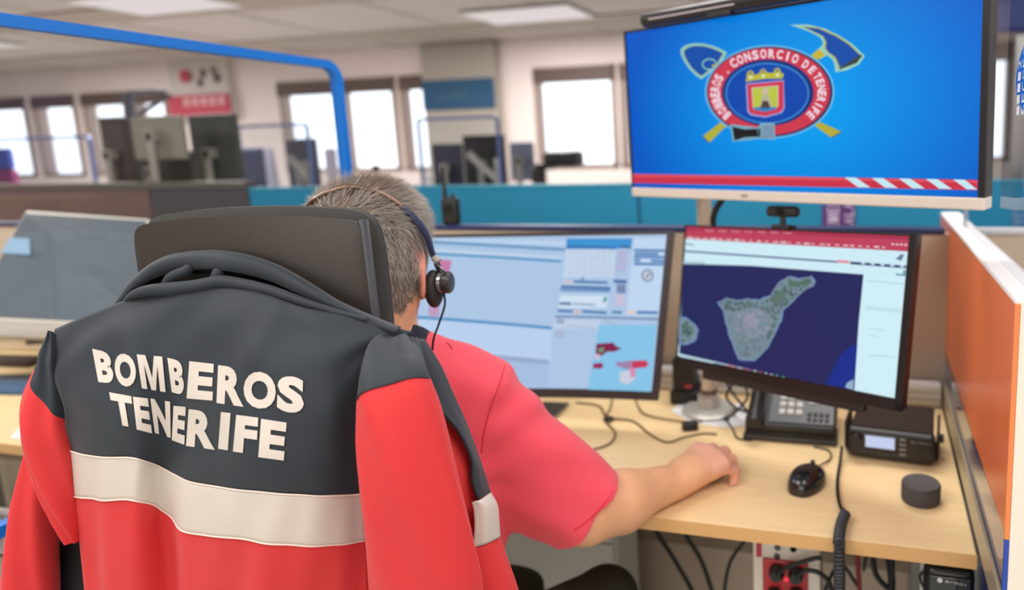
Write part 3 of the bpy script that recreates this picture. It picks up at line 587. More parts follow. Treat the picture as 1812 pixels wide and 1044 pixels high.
dk_item('handset', (68, 604), (.03, .02, .014), .4, BLACK, 'small black handset on the neighbouring desk beside the jacket shoulder', 'handset', .008)
dk_item('keyboard', (20, 638), (.11, .035, .010), .1, mat('keyboard_brown', (58, 46, 40), .6), 'dark keyboard below the grey monitor on the neighbouring desk', 'keyboard')
dk_item('notebook', (14, 684), (.12, .05, .006), .15, mat('blue_cover', (52, 92, 128), .6), 'blue covered notebook on the neighbouring desk', 'notebook', .002)
dk_item('tablet', (20, 668), (.10, .02, .006), .25, mat('tablet_dark', (70, 76, 74), .5), 'dark slate tablet beside the blue notebook', 'tablet', .002)
MBp = MB().prism([atz(*p, .7405) for p in ((18, 776), (40, 752), (88, 736), (95, 778))], (0, 0, .002)).build('paper_stack', PAPER); tag(MBp, 'white papers at the front of the neighbouring desk by the red sleeve', 'paper')
dk_item('wooden_tray', (30, 612), (.16, .05, .004), .12, mat('tray_wood', (196, 170, 136), .6), 'pale wooden tray under the grey monitor', 'tray', .001)
un_ = thing('waste_bin', 'black box shaped bin under the neighbouring desk left of the sleeve', 'bin', (-1.95, 1.35, 0)); MB().bx(-2.2, -1.62, 1.2, 1.5, .0, .48, .02).build('bin_body', mat('bin_black', (30, 24, 20), .6), un_)
wr = thing('wire_basket', 'grey wire basket below the blue frame at the lower left', 'basket', (-1.62, .86, .3)); mb = MB(); pw = aty(15, 940, .95)
for k in range(9): mb.bx(pw[0]-.06+k*.018, pw[0]-.055+k*.018, .95, .955, pw[2]-.06, pw[2]+.045)
mb.bx(pw[0]-.07, pw[0]+.1, .948, .957, pw[2]+.04, pw[2]+.05).bx(pw[0]-.07, pw[0]+.1, .948, .957, pw[2]-.065, pw[2]-.055).bx(pw[0]-.07, pw[0]+.1, .948, 1.15, pw[2]-.065, pw[2]-.058); mb.build('wire_grid', mat('wire_grey', (170, 160, 156), .4), wr)
MB().bx(pw[0]-.07, pw[0]-.01, .97, 1.1, pw[2]-.05, pw[2]+.0, .004).build('red_packet', mat('packet_red', (150, 40, 40), .6), wr)
for q in ((-.06, 1.14), (.09, 1.14), (-.06, .955), (.09, .955)): pass
MB().bx(pw[0]-.07, pw[0]-.06, 1.1, 1.11, 0, pw[2]-.06).bx(pw[0]+.08, pw[0]+.09, 1.1, 1.11, 0, pw[2]-.06).build('stand_legs', mat('wire_grey'), wr)
# ================================================================ far row of screens
def far_monitor(px0, py0, px1, py1, Y, col, label, zdesk=.74, standpx=None, name='monitor', depth=.03, scol=None):
    a, b = aty(px0, py0, Y), aty(px1, py1, Y); x0, x1 = min(a[0], b[0]), max(a[0], b[0]); z1, z0 = a[2], b[2]
    t = thing(name, label, 'monitor', ((x0+x1)/2, Y, zdesk)); m = mat('shell_%d_%d_%d' % col, col, .55)
    MB().bx(x0, x1, Y, Y+depth, z0, z1, .008).build('back_shell', m, t)
    MB().bx(x0+.01, x1-.01, Y+depth, Y+depth+.002, z0+.01, z1-.01).build('monitor_screen', GLOSSB, t)
    xc = (x0+x1)/2; sc_ = mat('stand_silver', scol or (176, 174, 166), .4, .3)
    MB().bx(xc-.02, xc+.02, Y-.05, Y-.03, zdesk+.01, (z0+z1)/2+.03, .004).bx(xc-.03, xc+.03, Y-.05, Y+.0, (z0+z1)/2-.02, (z0+z1)/2+.04, .004).bx(xc-.11, xc+.11, Y-.12, Y+.08, zdesk, zdesk+.012, .004).build('stand', sc_, t)
    return t, m
t, _ = far_monitor(817, 240, 897, 345, 4.1, (30, 29, 28), 'black monitor with silver brace before the grey pillar')
p0, p1, p2 = aty(830, 272, 4.0), aty(885, 322, 4.0), aty(880, 280, 4.0)
MB().tube([p0, p1], .028, 8).tube([p2, aty(884, 330, 4.0)], .026, 8).build('silver_brace', mat('stand_silver'), t)
far_monitor(762, 255, 822, 345, 4.45, (34, 36, 58), 'dark navy monitor left of the black one before the pillar')
t, _ = far_monitor(503, 246, 567, 345, 4.1, (62, 60, 70), 'dark grey monitor with silver brace left of the blue frame post')
MB().tube([aty(512, 278, 4.0), aty(548, 325, 4.0)], .026, 8).tube([aty(545, 285, 4.0), aty(550, 330, 4.0)], .024, 8).build('silver_brace', mat('stand_silver'), t)
far_monitor(900, 252, 946, 320, 4.5, (120, 126, 150), 'grey blue monitor right of the black one')
for i, (x0, x1, lab) in enumerate(((420, 468, 'slate blue chair back left of the grey monitor'), (570, 596, 'pale lilac chair back beside the blue frame post'))):
    a, b = aty(x0, 262, 3.75), aty(x1, 330, 3.75); t = thing('office_chair', lab, 'chair', ((a[0]+b[0])/2, 3.7, 0)); cm = mat(['slate_fabric', 'lilac_fabric'][i], [(98, 104, 136), (206, 200, 220)][i], .8)
    MB().bx(a[0], b[0], 3.75, 3.79, .85, a[2], .018).build('backrest', cm, t); MB().bx(a[0]-.02, b[0]+.02, 3.48, 3.74, .44, .5, .02).build('seat', cm, t)
    xc = (a[0]+b[0])/2; MB().bx(xc-.02, xc+.02, 3.5, 3.54, .05, .44).bx(xc-.2, xc+.2, 3.5, 3.54, .0, .05, .01).bx(xc-.02, xc+.02, 3.48, 3.74, .0, .05, .01).bx(xc-.02, xc+.02, 3.74, 3.77, .46, .9).build('chair_base', DKG, t)
# upright white rolls next to the monitor
a = aty(470, 300, 4.0); t = thing('document_tray', 'white slanted document holder left of the grey monitor', 'document holder', (a[0], 4.0, .74))
MB().prism([aty(456, 262, 4.0), aty(478, 262, 4.0), aty(492, 335, 4.0), aty(470, 335, 4.0)], (0, .02, 0)).bx(a[0]-.08, a[0]+.06, 4.0, 4.1, .74, aty(490, 334, 4.0)[2]).build('holder_sheet', mat('lilac_white', (222, 216, 230), .7), t)
# desk telephone like black things in front of right window
a, b = aty(957, 268, 4.2), aty(1015, 296, 4.2); t = thing('desk_device', 'low black device on a stem before the right-hand window', 'device', ((a[0]+b[0])/2, 4.2, .74))
MB().bx(a[0], b[0], 4.2, 4.4, b[2], a[2], .03).build('device_head', mat('device_black', (34, 28, 28), .5), t, smooth=A_); p = aty(945, 303, 4.2)
MB().bx(p[0]-.04, p[0]+.05, 4.22, 4.3, .74, p[2]+.02, .02).box(((p[0]+a[0])/2+.02, 4.27, p[2]+.03), (.07, .03, .02), None, .01).build('device_stem', mat('device_black'), t, smooth=A_)
a = aty(665, 298, 4.0); t = thing('webcam', 'small dark webcam dot above the head on the far row', 'webcam', (a[0], 4.0, .74)); MB().lathe(a-np.array([0, 0, .03]), [(.001, 0), (.02, .01), (.03, .03), (.02, .05), (.001, .06)], None, 14).build('lens_body', BLACK, t, smooth=True); MB().tube([(a[0], 4.0, .741), a-np.array([0, 0, .02])], .008, 8).lathe((a[0], 4, .741), [(.05, 0), (.05, .01), (0, .012)], None, 20).build('stem', BLACK, t)
a = aty(760, 314, 3.9); t = thing('desk_lamp', 'small white round lamp head left of the navy monitor', 'lamp', (a[0], 3.9, .74)); MB().lathe(a-np.array([0, 0, .022]), [(.001, 0), (.017, .007), (.023, .022), (.017, .037), (.001, .044)], None, 16).build('lamp_head', mat('lamp_white', (245, 245, 240), .4), t, smooth=True); MB().tube([(a[0], 3.9, .741), a-np.array([0, 0, .02])], .006, 8).build('lamp_stem', WHITE, t)
# monitors behind the dark partition (through the blue framed glass)
far_monitor(330, 204, 428, 345, 3.06, (66, 70, 64), 'dark grey monitor at the right end behind the dark partition', depth=.04)
far_monitor(228, 207, 331, 281, 2.84, (142, 138, 126), 'light grey monitor back in the middle behind the dark partition', depth=.02)
far_monitor(172, 208, 236, 345, 3.04, (72, 58, 56), 'dark brown monitor at the left behind the dark partition', depth=.04)
far_monitor(205, 270, 345, 345, 3.27, (58, 58, 52), 'low dark monitor standing under the light grey one', depth=.03)
t = thing('lamp_arm', 'dark folded lamp arm above the light grey monitor', 'lamp', (aty(232, 280, 3.38)[0], 3.38, .74)); mb = MB()
mb.tube([aty(226, 165, 3.38), aty(230, 212, 3.38)], .03, 10).tube([aty(232, 212, 3.38), aty(300, 168, 3.38)], .014, 10).tube([aty(228, 205, 3.38), np.array([aty(235, 290, 3.38)[0], 3.38, .741])], .02, 8); mb.build('arm', mat('arm_slate', (96, 94, 106), .5), t); MB().box(aty(260, 162, 3.38), (.12, .03, .012), None, .006).build('lamp_shade', mat('arm_slate'), t)
a = aty(8, 285, 3.62); t = thing('office_chair', 'blue and red chair back at the far left edge', 'chair', (a[0], 3.62, 0)); MB().bx(a[0]-.2, a[0]+.05, 3.62, 3.66, aty(8, 300, 3.62)[2], aty(8, 262, 3.62)[2], .02).build('backrest', mat('blue_fabric', (72, 84, 160), .8), t); MB().bx(a[0]-.2, a[0]+.05, 3.62, 3.67, .95, aty(8, 300, 3.62)[2], .02).build('red_backrest', mat('red_fabric', (140, 60, 96), .8), t); MB().bx(a[0]-.1, a[0]-.05, 3.62, 3.66, 0, 1.0).bx(a[0]-.3, a[0]+.15, 3.46, 3.7, 0.4, .46, .02).build('chair_base', DKG, t)
# right: things seen through the side glass
a, b = aty(1762, 0, 3.2), aty(1795, 55, 3.2); t = thing('hanging_monitor', 'navy blue monitor back high up right of the big screen', 'monitor', ((a[0]+b[0])/2+.1, 3.2, 0))
MB().bx(a[0], a[0]+.26, 3.2, 3.26, b[2], b[2]+.36, .02).build('back_shell', mat('navy_shell', (24, 56, 140), .5), t); MB().bx(a[0]+.1, a[0]+.15, 3.26, 3.3, .0, b[2]+.2).build('pole', STEEL, t)
for z_, h_, c_, lab in ((aty(1790, 85, 3.4)[2], .03, (74, 92, 160), 'upper blue rail seen through the right-hand glass'), (aty(1790, 145, 3.4)[2], .035, (120, 116, 120), 'grey rail seen through the right-hand glass')):
    t = thing('wall_rail', lab, 'rail', (1.9, 3.4, 0)); MB().bx(.9, 2.6, 3.4, 3.43, z_-h_, z_+h_, .004).build('rail_bar', mat('rail_%d' % c_[0], c_, .5), t); MB().bx(2.5, 2.54, 3.43, 3.46, 0, z_+h_).bx(1.25, 1.29, 3.43, 3.46, 0, z_).build('rail_post', STEEL, t)
# ================================================================ screens
def quad(c, width):
    r = [ray(*p)/FPX for p in c]; k = np.linalg.solve(np.stack([-r[1], r[2], -r[3]], 1), -r[0]); k = np.array([1, *k]); P = [k[i]*r[i] for i in range(4)]
    s = width/np.linalg.norm(P[1]-P[0]); return [CP+p*s for p in P]
# ---- big wall-size screen on the pole
Q = quad([(1104, 56), (1755, -53.5), (1743, 372.5), (1120, 347)], .80)
P0, u, v = Q[0], Q[1]-Q[0], Q[3]-Q[0]; n = nrm(np.cross(v, u)); n = n if n.dot(CP-P0) > 0 else -n; U, V = nrm(u), nrm(v)
TVC = (Q[0]+Q[2])/2
tv = thing('television', 'big screen showing a fire brigade emblem on blue above the map monitor', 'screen', (PXX, PYY, .742))
lu, lv = np.linalg.norm(u), np.linalg.norm(v); at_ = lambda a, b, c=0: P0+u*a+v*b+n*c
MB().box(at_(.5, .475, -.022), (lu/2, lv*.475, .021), (U, V, n), .004).build('housing', mat('tv_housing', (64, 62, 60), .4), tv)
MB().box(at_(.5, .5, -.05), (lu*.36, lv*.34, .02), (U, V, n), .015).build('rear_housing', mat('tv_housing'), tv)
MB().box(at_(.5, .972, -.018), (lu/2, lv*.028, .022), (U, V, n), .003).build('chin', mat('tv_chin', (214, 204, 190), .4), tv)
MB().box(at_(.405, .972, .0045), (.008, .003, .0006), (U, V, n)).build('sensor', mat('tv_sensor', (160, 148, 136), .4), tv)
mb = MB()
for a0, a1, b0, b1 in ((0, .008, 0, .945), (.985, 1, 0, .945), (0, 1, 0, .014)): mb.box(at_((a0+a1)/2, (b0+b1)/2, .0005), ((a1-a0)*lu/2, (b1-b0)*lv/2, .0022), (U, V, n), .001)
mb.build('bezel', mat('bezel_black', (20, 18, 18), .35), tv)
s0, s1, t0, t1 = .008, .985, .014, .945
D = Disp(at_(s0, t0), u*(s1-s0), v*(t1-t0))
def bg(a, b):
    r = math.hypot((a-.56)*1.0, (b-.52)*.62); k = min(1, max(0, r/.56))**1.4; return [lerp(c0, c1, k) for c0, c1 in zip((0, 163, 242), (0, 88, 198))]
D.fill(bg, 64, 40)
tx = lambda x, y: (1190+x/3.867, y/3.867)
def grow(P, g):
    c = np.mean(P, 0); return [tuple(c+(np.array(p)-c)*(1+g/max(np.linalg.norm(np.array(p)-c), 1))) for p in P]
def cr(P): return [tx(*p) for p in P]
LB = (150, 205, 190); YL = (178, 176, 58); EN = (20, 78, 168)
for P in ([(300, 480), (270, 500), (960, 850), (1085, 940), (1155, 900), (1000, 830)], [(1010, 400), (955, 375), (300, 860), (210, 930), (255, 975), (345, 885)]):
    D.poly(grow(cr(P), 2), (40, 70, 110)); D.poly(cr(P), YL)
D.poly(cr([(965, 838), (1085, 935), (1148, 900), (1005, 832)]), (180, 172, 60))
P = [(55, 345), (72, 322), (105, 305), (150, 297), (210, 299), (280, 315), (335, 338), (375, 360), (345, 405), (325, 450), (318, 482), (270, 485), (235, 515), (200, 542), (160, 515), (120, 475), (85, 425), (62, 380)]
D.poly(cr(P), LB); c = np.mean(P, 0); D.poly(cr([tuple(c+(np.array(p)-c)*.87) for p in P]), YL); D.poly(cr([tuple(c+(np.array(p)-c)*.84) for p in P]), EN)
el = lambda cx, cy, rx, ry, n=56: [(cx+rx*math.cos(2*math.pi*k/n), cy-ry*math.sin(2*math.pi*k/n)) for k in range(n)]
D.poly(cr(el(255, 440, 52, 40, 20)), LB); D.poly(cr(el(255, 440, 44, 32, 20)), EN); D.poly(cr([(270, 445), (330, 430), (345, 470), (290, 490)]), YL)
P = [(805, 172), (870, 168), (940, 170), (1050, 198), (1150, 248), (1230, 300), (1318, 382), (1280, 440), (1200, 480), (1115, 495), (1112, 450), (1098, 410), (1060, 378), (1010, 405), (955, 375), (1000, 335), (1028, 308), (1030, 285), (1010, 255), (950, 222), (880, 195)]
D.poly(cr(P), LB); D.poly(cr([(880, 180), (1000, 188), (1120, 238), (1210, 295), (1298, 382), (1262, 425), (1140, 470), (1130, 440), (1112, 400), (1065, 362), (1040, 330), (1046, 290), (1026, 250), (950, 212)]), YL)
D.poly(cr([(895, 185), (1000, 196), (1115, 246), (1205, 302), (1285, 378), (1255, 415), (1145, 460), (1135, 430), (1118, 392), (1068, 356), (1050, 330), (1056, 290), (1034, 248), (960, 212)]), EN)
D.poly(cr([(1148, 462), (1290, 372), (1300, 384), (1262, 432), (1142, 478)]), (60, 70, 70)); D.poly(cr([(955, 375), (1005, 335), (1050, 375), (1010, 405)]), (200, 180, 60))
E1 = lambda rx, ry, cx=1362.7, cy=162.5: [(cx+rx*math.cos(2*math.pi*k/72), cy-ry*math.sin(2*math.pi*k/72)) for k in range(72)]
D.poly(E1(114.5, 82.5), (110, 190, 235)); D.poly(E1(111.5, 80), (52, 50, 96)); D.poly(E1(108, 77, 1361.5, 162), (205, 58, 78)); D.poly(E1(81, 59, 1359.5, 164), (24, 50, 120)); D.poly(E1(74, 54, 1358.5, 165), (60, 140, 215)); D.poly(E1(71.5, 51.5, 1358.5, 165), (14, 72, 172))
def ring(s, a0, a1, h, w):
    for i, ch in enumerate(s):
        q = math.radians(a0+(a1-a0)*i/max(len(s)-1, 1)); cx, cy = 1360.8+94.5*math.cos(q), 162.6-67.5*math.sin(q)
        tx_, ty_ = 94.5*math.sin(q), 67.5*math.cos(q); D.glyph(ch, cx, cy, w*(.32 if ch == 'I' else 1), h, math.atan2(ty_, tx_), (238, 226, 238), .03)
D.l += 1
ring('BOMBEROS', 218, 158, 16, 8.6); ring('CONSORCIO', 131, 60, 16, 10.5); ring('DE', 46, 35, 15, 9); ring('TENERIFE', 24, -38, 15, 8.6); D.poly(cr(el(385, 495, 9, 8, 12)), (230, 190, 200))
D.poly(cr([(505, 575), (515, 570), (765, 548), (772, 740), (750, 775), (640, 805), (540, 790), (515, 765)]), (150, 160, 220)); D.poly(cr([(515, 578), (762, 556), (764, 738), (742, 768), (640, 796), (545, 780), (524, 758)]), (210, 56, 80))
D.poly(cr([(545, 600), (728, 585), (728, 725), (715, 745), (640, 765), (560, 750), (552, 730)]), (210, 200, 200)); D.poly(cr([(552, 604), (722, 590), (722, 735), (556, 738)]), (186, 196, 70)); D.poly(cr([(552, 738), (640, 725), (722, 735), (712, 748), (640, 766), (566, 752)]), (40, 130, 190))
D.poly(cr([(600, 735), (622, 650), (655, 645), (690, 735)]), (178, 178, 150)); D.poly(cr([(605, 740), (622, 692), (655, 690), (675, 738)]), (84, 62, 60)); D.poly(cr([(618, 610), (665, 605), (655, 650), (640, 640), (622, 655)]), (205, 180, 170))
D.poly(cr([(505, 560), (515, 518), (545, 508), (570, 515), (600, 500), (650, 496), (690, 500), (725, 492), (768, 508), (755, 538), (640, 540)]), (190, 186, 60))
for x, y in ((538, 492), (625, 482), (722, 475)): D.poly(cr([(x-28, y+28), (x-20, y), (x, y-12), (x+20, y), (x+28, y+26)]), (180, 176, 60)); D.poly(cr(el(x, y+8, 9, 6, 10)), (30, 70, 160)); D.poly(cr(el(x+2, y+38, 14, 9, 10)), (225, 235, 190))
D.poly(cr([(400, 850), (590, 872), (610, 842), (705, 842), (708, 955), (600, 950), (420, 970)]), (120, 170, 190)); D.poly(cr([(414, 866), (500, 885), (585, 880), (590, 935), (500, 940), (430, 962)]), (30, 30, 34)); D.poly(cr([(590, 880), (608, 880), (608, 938), (590, 938)]), (50, 60, 60))
D.poly(cr([(616, 850), (698, 850), (700, 950), (616, 944)]), (140, 170, 196))
for k in range(5): D.poly(cr([(618, 862+k*18), (698, 862+k*18), (698, 870+k*18), (618, 870+k*18)]), (90, 116, 140))
D.strip(1121, 307.5, 1736, 318, (16, 18.5), (204, 52, 74)); D.strip(1121, 308.5, 1736, 319.5, (3.5, 4), (222, 86, 98))
for k in range(5):
    x = 1496+k*48; y = 313.6+k*.9; D.poly([(x, y), (x+20, y+.4), (x+46, y+18), (x+24, y+17.4)], (196, 232, 242))
D.build('screen', tv)
# light bar clipped on the top edge
e0, e1 = at_(.095, -.035, .012), at_(.62, -.035, .012)
lb = thing('light_bar', 'black tubular bar with a painted reflection line clipped on top of the big screen', 'light bar', (e0+e1)/2)
MB().tube([e0, e0+(e1-e0)*.003, e0+(e1-e0)*.997, e1], [.009, .0145, .0145, .009], 22).build('bar_body', mat('bar_black', (34, 30, 30), .35), lb, smooth=A_)
MB().box(lerp(e0, e1, .33)+n*.0146+V*.002, (np.linalg.norm(e1-e0)*.27, .0012, .0006), (U, V, n)).build('reflection_line', mat('bar_reflection', (206, 196, 196), .4), lb)  # pale strip paints the reflection along the tube
MB().box(lerp(e0, e1, .5)-V*.004-n*.03, (.03, .006, .03), (U, V, n), .003).box(lerp(e0, e1, .5)+V*.01+n*.004, (.03, .01, .008), (U, V, n), .003).build('clip', BLACK, lb)
# pole, base and bracket of the big screen
zt_ = TVC[2]
MB().tube([(PXX, PYY, .75), (PXX, PYY, zt_+.05)], .0175, 22).build('pole', BEIGE2, tv, smooth=A_)
MB().lathe((PXX, PYY, .7425), [(.068, 0), (.068, .006), (.062, .010), (.03, .013), (.027, .04), (.0, .041)], None, 44).build('round_base', mat('base_grey', (196, 194, 188), .35, .3), tv, smooth=A_)
MB().lathe((PXX, PYY, .79), [(.022, 0), (.022, .010), (.0, .010)], None, 30).build('collar', mat('collar_brown', (96, 76, 70), .4), tv, smooth=A_)
ctr = at_(.42, .55, -.06); MB().tube([(PXX, PYY, zt_), ctr], .02, 14).box(ctr, (.05, .05, .012), (U, V, n), .004).build('mounting_arm', BEIGE2, tv)
cable('screen_cable', [aty(1279, 352, 1.50), aty(1268, 368, 1.50), aty(1262, 385, 1.50), aty(1263, 402, 1.50), aty(1268, 425, 1.50)], .0075, CABLE, 'thick black cable curving down beside the pole under the big screen')
# ---- map monitor
Q = quad([(1212.6, 397.5), (1624, 414.7), (1595.7, 729), (1196, 646)], .54)
P0, u, v = Q[0], Q[1]-Q[0], Q[3]-Q[0]; n = nrm(np.cross(v, u)); n = n if n.dot(CP-P0) > 0 else -n; U, V = nrm(u), nrm(v); lu, lv = np.linalg.norm(u), np.linalg.norm(v)
m2 = thing('monitor', 'black monitor showing a satellite map of an island', 'monitor', ((Q[2]+Q[3])/2)*np.array((1, 1, 0))+np.array((0, 0, .742)))
MB().box(at_(.5, .5, -.014), (lu/2, lv/2, .013), (U, V, n), .004).build('housing', mat('monitor_black', (34, 28, 28), .4), m2)
mb = MB()
for a0, a1, b0, b1 in ((0, .008, 0, 1), (.972, 1, 0, 1), (0, 1, 0, .012), (0, 1, .93, 1)): mb.box(at_((a0+a1)/2, (b0+b1)/2, .0006), ((a1-a0)*lu/2, (b1-b0)*lv/2, .0018), (U, V, n), .0008)
mb.build('bezel', mat('bezel_black'), m2)
MB().box(at_(.5, 1.025, -.012), (lu*.36, lv*.035, .010), (U, V, n), .003).build('sound_bar', mat('monitor_black'), m2)
ft = at_(.5, .5, -.03); MB().tube([ft, ft-n*.06, np.array((ft[0]-.02, PYY-.03, ft[2])), np.array((PXX+.03, PYY, ft[2]))], .013, 14).box(ft, (.05, .05, .008), (U, V, n), .003).lathe((PXX, PYY, ft[2]-.03), [(.03, 0), (.03, .06)], None, 24).build('monitor_arm', BLACK, m2)
s0, s1, t0, t1 = .008, .972, .012, .93
D = Disp(at_(s0, t0), u*(s1-s0), v*(t1-t0)); D.fill(lambda a, b: (206, 236, 246), 4, 4)
mx = lambda x, y: (1180+x/2.61, 340+y/2.61)
cm = lambda P: [mx(*p) for p in P]
D.poly(cm([(85, 155), (600, 180), (1140, 200), (1130, 275), (600, 245), (80, 215)]), (190, 66, 92)); D.poly(cm([(85, 155), (600, 180), (1140, 200), (1138, 222), (600, 198), (82, 175)]), (170, 52, 80))
for k in range(26):
    x = 95+k*36; y = 207+.049*(x-90)*1.0; D.strip(*mx(x, y), *mx(x+rng.integers(10, 30), y+1), 2.2, (232, 190, 205) if k % 3 else (240, 225, 230), 1)
for k in range(7): x = 180+k*60; D.strip(*mx(x, 172+.03*(x-90)), *mx(x+40, 174+.03*(x-90)), 1.6, (214, 150, 165), 1)
for k in range(4): D.strip(*mx(1040+k*20, 236+k), *mx(1052+k*20, 237+k), 3, (240, 200, 210), 1)
D.strip(*mx(80, 268), *mx(790, 318), 3, (70, 80, 132)); D.strip(*mx(790, 312), *mx(846, 316), 5, (226, 140, 160)); D.strip(*mx(850, 320), *mx(1125, 340), 5, (60, 66, 120))
for k in range(5): D.strip(*mx(900+k*45, 322+k*3.4), *mx(918+k*45, 324+k*3.4), 4, (190, 210, 230), 1)
D.poly(cm([(1060, 308), (1085, 285), (1100, 290), (1085, 318)]), (110, 130, 160)); D.strip(*mx(1060, 375), *mx(1105, 380), 3, (90, 150, 170), 1); D.poly(cm([(1095, 360), (1106, 360), (1104, 388), (1094, 386)]), (80, 140, 160))
D.strip(*mx(80, 234), *mx(130, 240), 3, (130, 160, 176), 1)
OC = (38, 42, 92)
D.poly(cm([(76, 330), (400, 340), (912, 380), (890, 600), (868, 915), (480, 842), (62, 745)]), OC); D.poly(cm([(75, 318), (182, 322), (180, 334), (76, 332)]), (170, 196, 210))
def blob(P, col, jit=4): D.poly(cm([(x+rng.uniform(-jit, jit), y+rng.uniform(-jit, jit)) for x, y in P]), col)
D.poly(cm([(800, 760), (840, 720), (884, 700), (870, 912), (740, 884)]), (24, 48, 140)); D.poly(cm([(836, 880), (866, 862), (864, 912), (828, 900)]), (150, 180, 200))
def sub(P, n=3, jit=3):
    out = []
    for i in range(len(P)):
        a, b = np.array(P[i], float), np.array(P[(i+1) % len(P)], float)
        for k in range(n): out.append(tuple(a+(b-a)*k/n+rng.uniform(-jit, jit, 2)))
    return out
ISL = [(243, 508), (285, 490), (330, 500), (385, 495), (440, 500), (480, 480), (505, 440), (530, 412), (565, 392), (610, 400), (668, 392), (686, 412), (676, 436), (630, 460), (600, 490), (560, 525), (535, 545), (528, 590), (505, 640), (480, 700), (440, 745), (410, 772), (340, 772), (325, 740), (300, 670), (283, 600), (268, 545)]
def inpoly(x, y, P):
    c = False
    for i in range(len(P)):
        (x1, y1), (x2, y2) = P[i], P[i-1]
        if (y1 > y) != (y2 > y) and x < (x2-x1)*(y-y1)/(y2-y1)+x1: c = not c
    return c
def island(P, n, cols, size):
    Pj = sub(P); c = np.mean(P, 0); D.poly(cm([tuple(np.array(p)+nrm(np.array(p)-c)*9) for p in Pj]), (64, 78, 140)); D.poly(cm([tuple(np.array(p)+nrm(np.array(p)-c)*5) for p in Pj]), (128, 158, 190)); D.poly(cm(Pj), (116, 138, 150))
    A = np.array(P); k = 0; l0 = D.l
    while k < n:
        x, y = rng.uniform(A.min(0), A.max(0)); r = rng.uniform(.4, 1)*size
        if all(inpoly(x+r*1.2*math.cos(q), y+r*1.2*math.sin(q), P) for q in np.linspace(0, 6, 7)):
            D.l = l0+k % 9; D.poly(cm([(x+r*rng.uniform(.6, 1.2)*math.cos(q), y+r*rng.uniform(.6, 1.2)*math.sin(q)) for q in np.linspace(0, 5.5, 8)]), cols(x, y)); k += 1
    D.l = l0+10
def icol(x, y):
    d = math.hypot((x-400)/90, (y-600)/70); j = rng.uniform(-14, 14); base = (134, 140, 158) if d < 1 else ((84, 106, 106) if (y < 545 or x > 470) else (110, 128, 138)); return tuple(np.clip(np.array(base)+j, 0, 255))
island(ISL, 420, icol, 10)
for P, c_ in (([(360, 570), (410, 560), (425, 600), (395, 625), (365, 605)], (146, 146, 168)), ([(570, 405), (610, 415), (660, 405), (650, 425), (600, 440), (565, 425)], (84, 112, 98)), ([(470, 490), (540, 450), (560, 480), (500, 520)], (92, 116, 108))): blob(P, c_)
island([(66, 580), (95, 585), (130, 610), (146, 640), (140, 675), (110, 695), (66, 700)], 26, lambda x, y: tuple(np.array((84, 108, 108))+rng.uniform(-16, 16)), 12)
D.poly(cm([(914, 385), (1122, 400), (1068, 950), (872, 912)]), (208, 238, 246))
for y in (405, 525, 535): D.strip(*mx(925, y), *mx(1110, y+18), 1.6, (170, 206, 220), 1)
for y, w in ((625, 70), (748, 120), (655, 40)): D.strip(*mx(940, y), *mx(940+w, y+10), 1.6, (180, 212, 222), 1)
D.strip(*mx(70, 745), *mx(225, 782), 8, (190, 220, 232), 1); D.strip(*mx(225, 785), *mx(1068, 968), (5, 6), (64, 44, 92))
for x, y, c_ in ((250, 795, (90, 130, 200)), (297, 802, (220, 70, 100)), (322, 808, (200, 80, 120)), (345, 815, (220, 210, 220)), (370, 818, (200, 60, 100)), (395, 822, (150, 90, 130)), (415, 826, (180, 190, 200)), (440, 832, (180, 90, 110)), (465, 838, (200, 200, 215)), (490, 843, (200, 205, 215)), (515, 848, (110, 170, 170)), (545, 854, (60, 170, 160))): D.poly(cm(el(x, y, 8, 7, 8)), c_)
for x, y in ((898, 932), (925, 938), (945, 942), (965, 947), (1000, 954), (1038, 962)): D.poly(cm(el(x, y, 6, 4, 8)), (190, 200, 225))
D.build('screen', m2)
# webcam on top of the map monitor
wc = at_(.475, -.005, -.004); w = thing('webcam', 'small black webcam clipped on top of the map monitor', 'webcam', wc)
hd = wc+np.array((0, 0, .034)); 
for_ = MB().box(hd, (.037, .012, .0115), (U, (0, 0, 1), n) if False else (U, n, np.cross(U, n)), .009, seg=4); for_.build('camera_head', BLACK, w, smooth=A_)
MB().lathe(hd+n*.0125, [(.009, 0), (.009, .003), (.006, .0035), (0, .003)], (U, np.cross(n, U), n), 24).build('lens', GLOSSB, w, smooth=A_); MB().lathe(hd+n*.0125-U*.022, [(.0025, 0), (.0025, .001), (0, .001)], (U, np.cross(n, U), n), 12).build('led', DKG, w)
MB().box(wc+np.array((0, 0, .015)), (.006, .006, .012), None, .003).box(wc+np.array((0, 0, .002))+n*.004, (.021, .010, .005), (U, n, np.cross(U, n)), .003).box(wc-n*.02-np.array((0, 0, .008)), (.018, .004, .014), (U, n, np.cross(U, n)), .002).build('clip', BLACK, w)
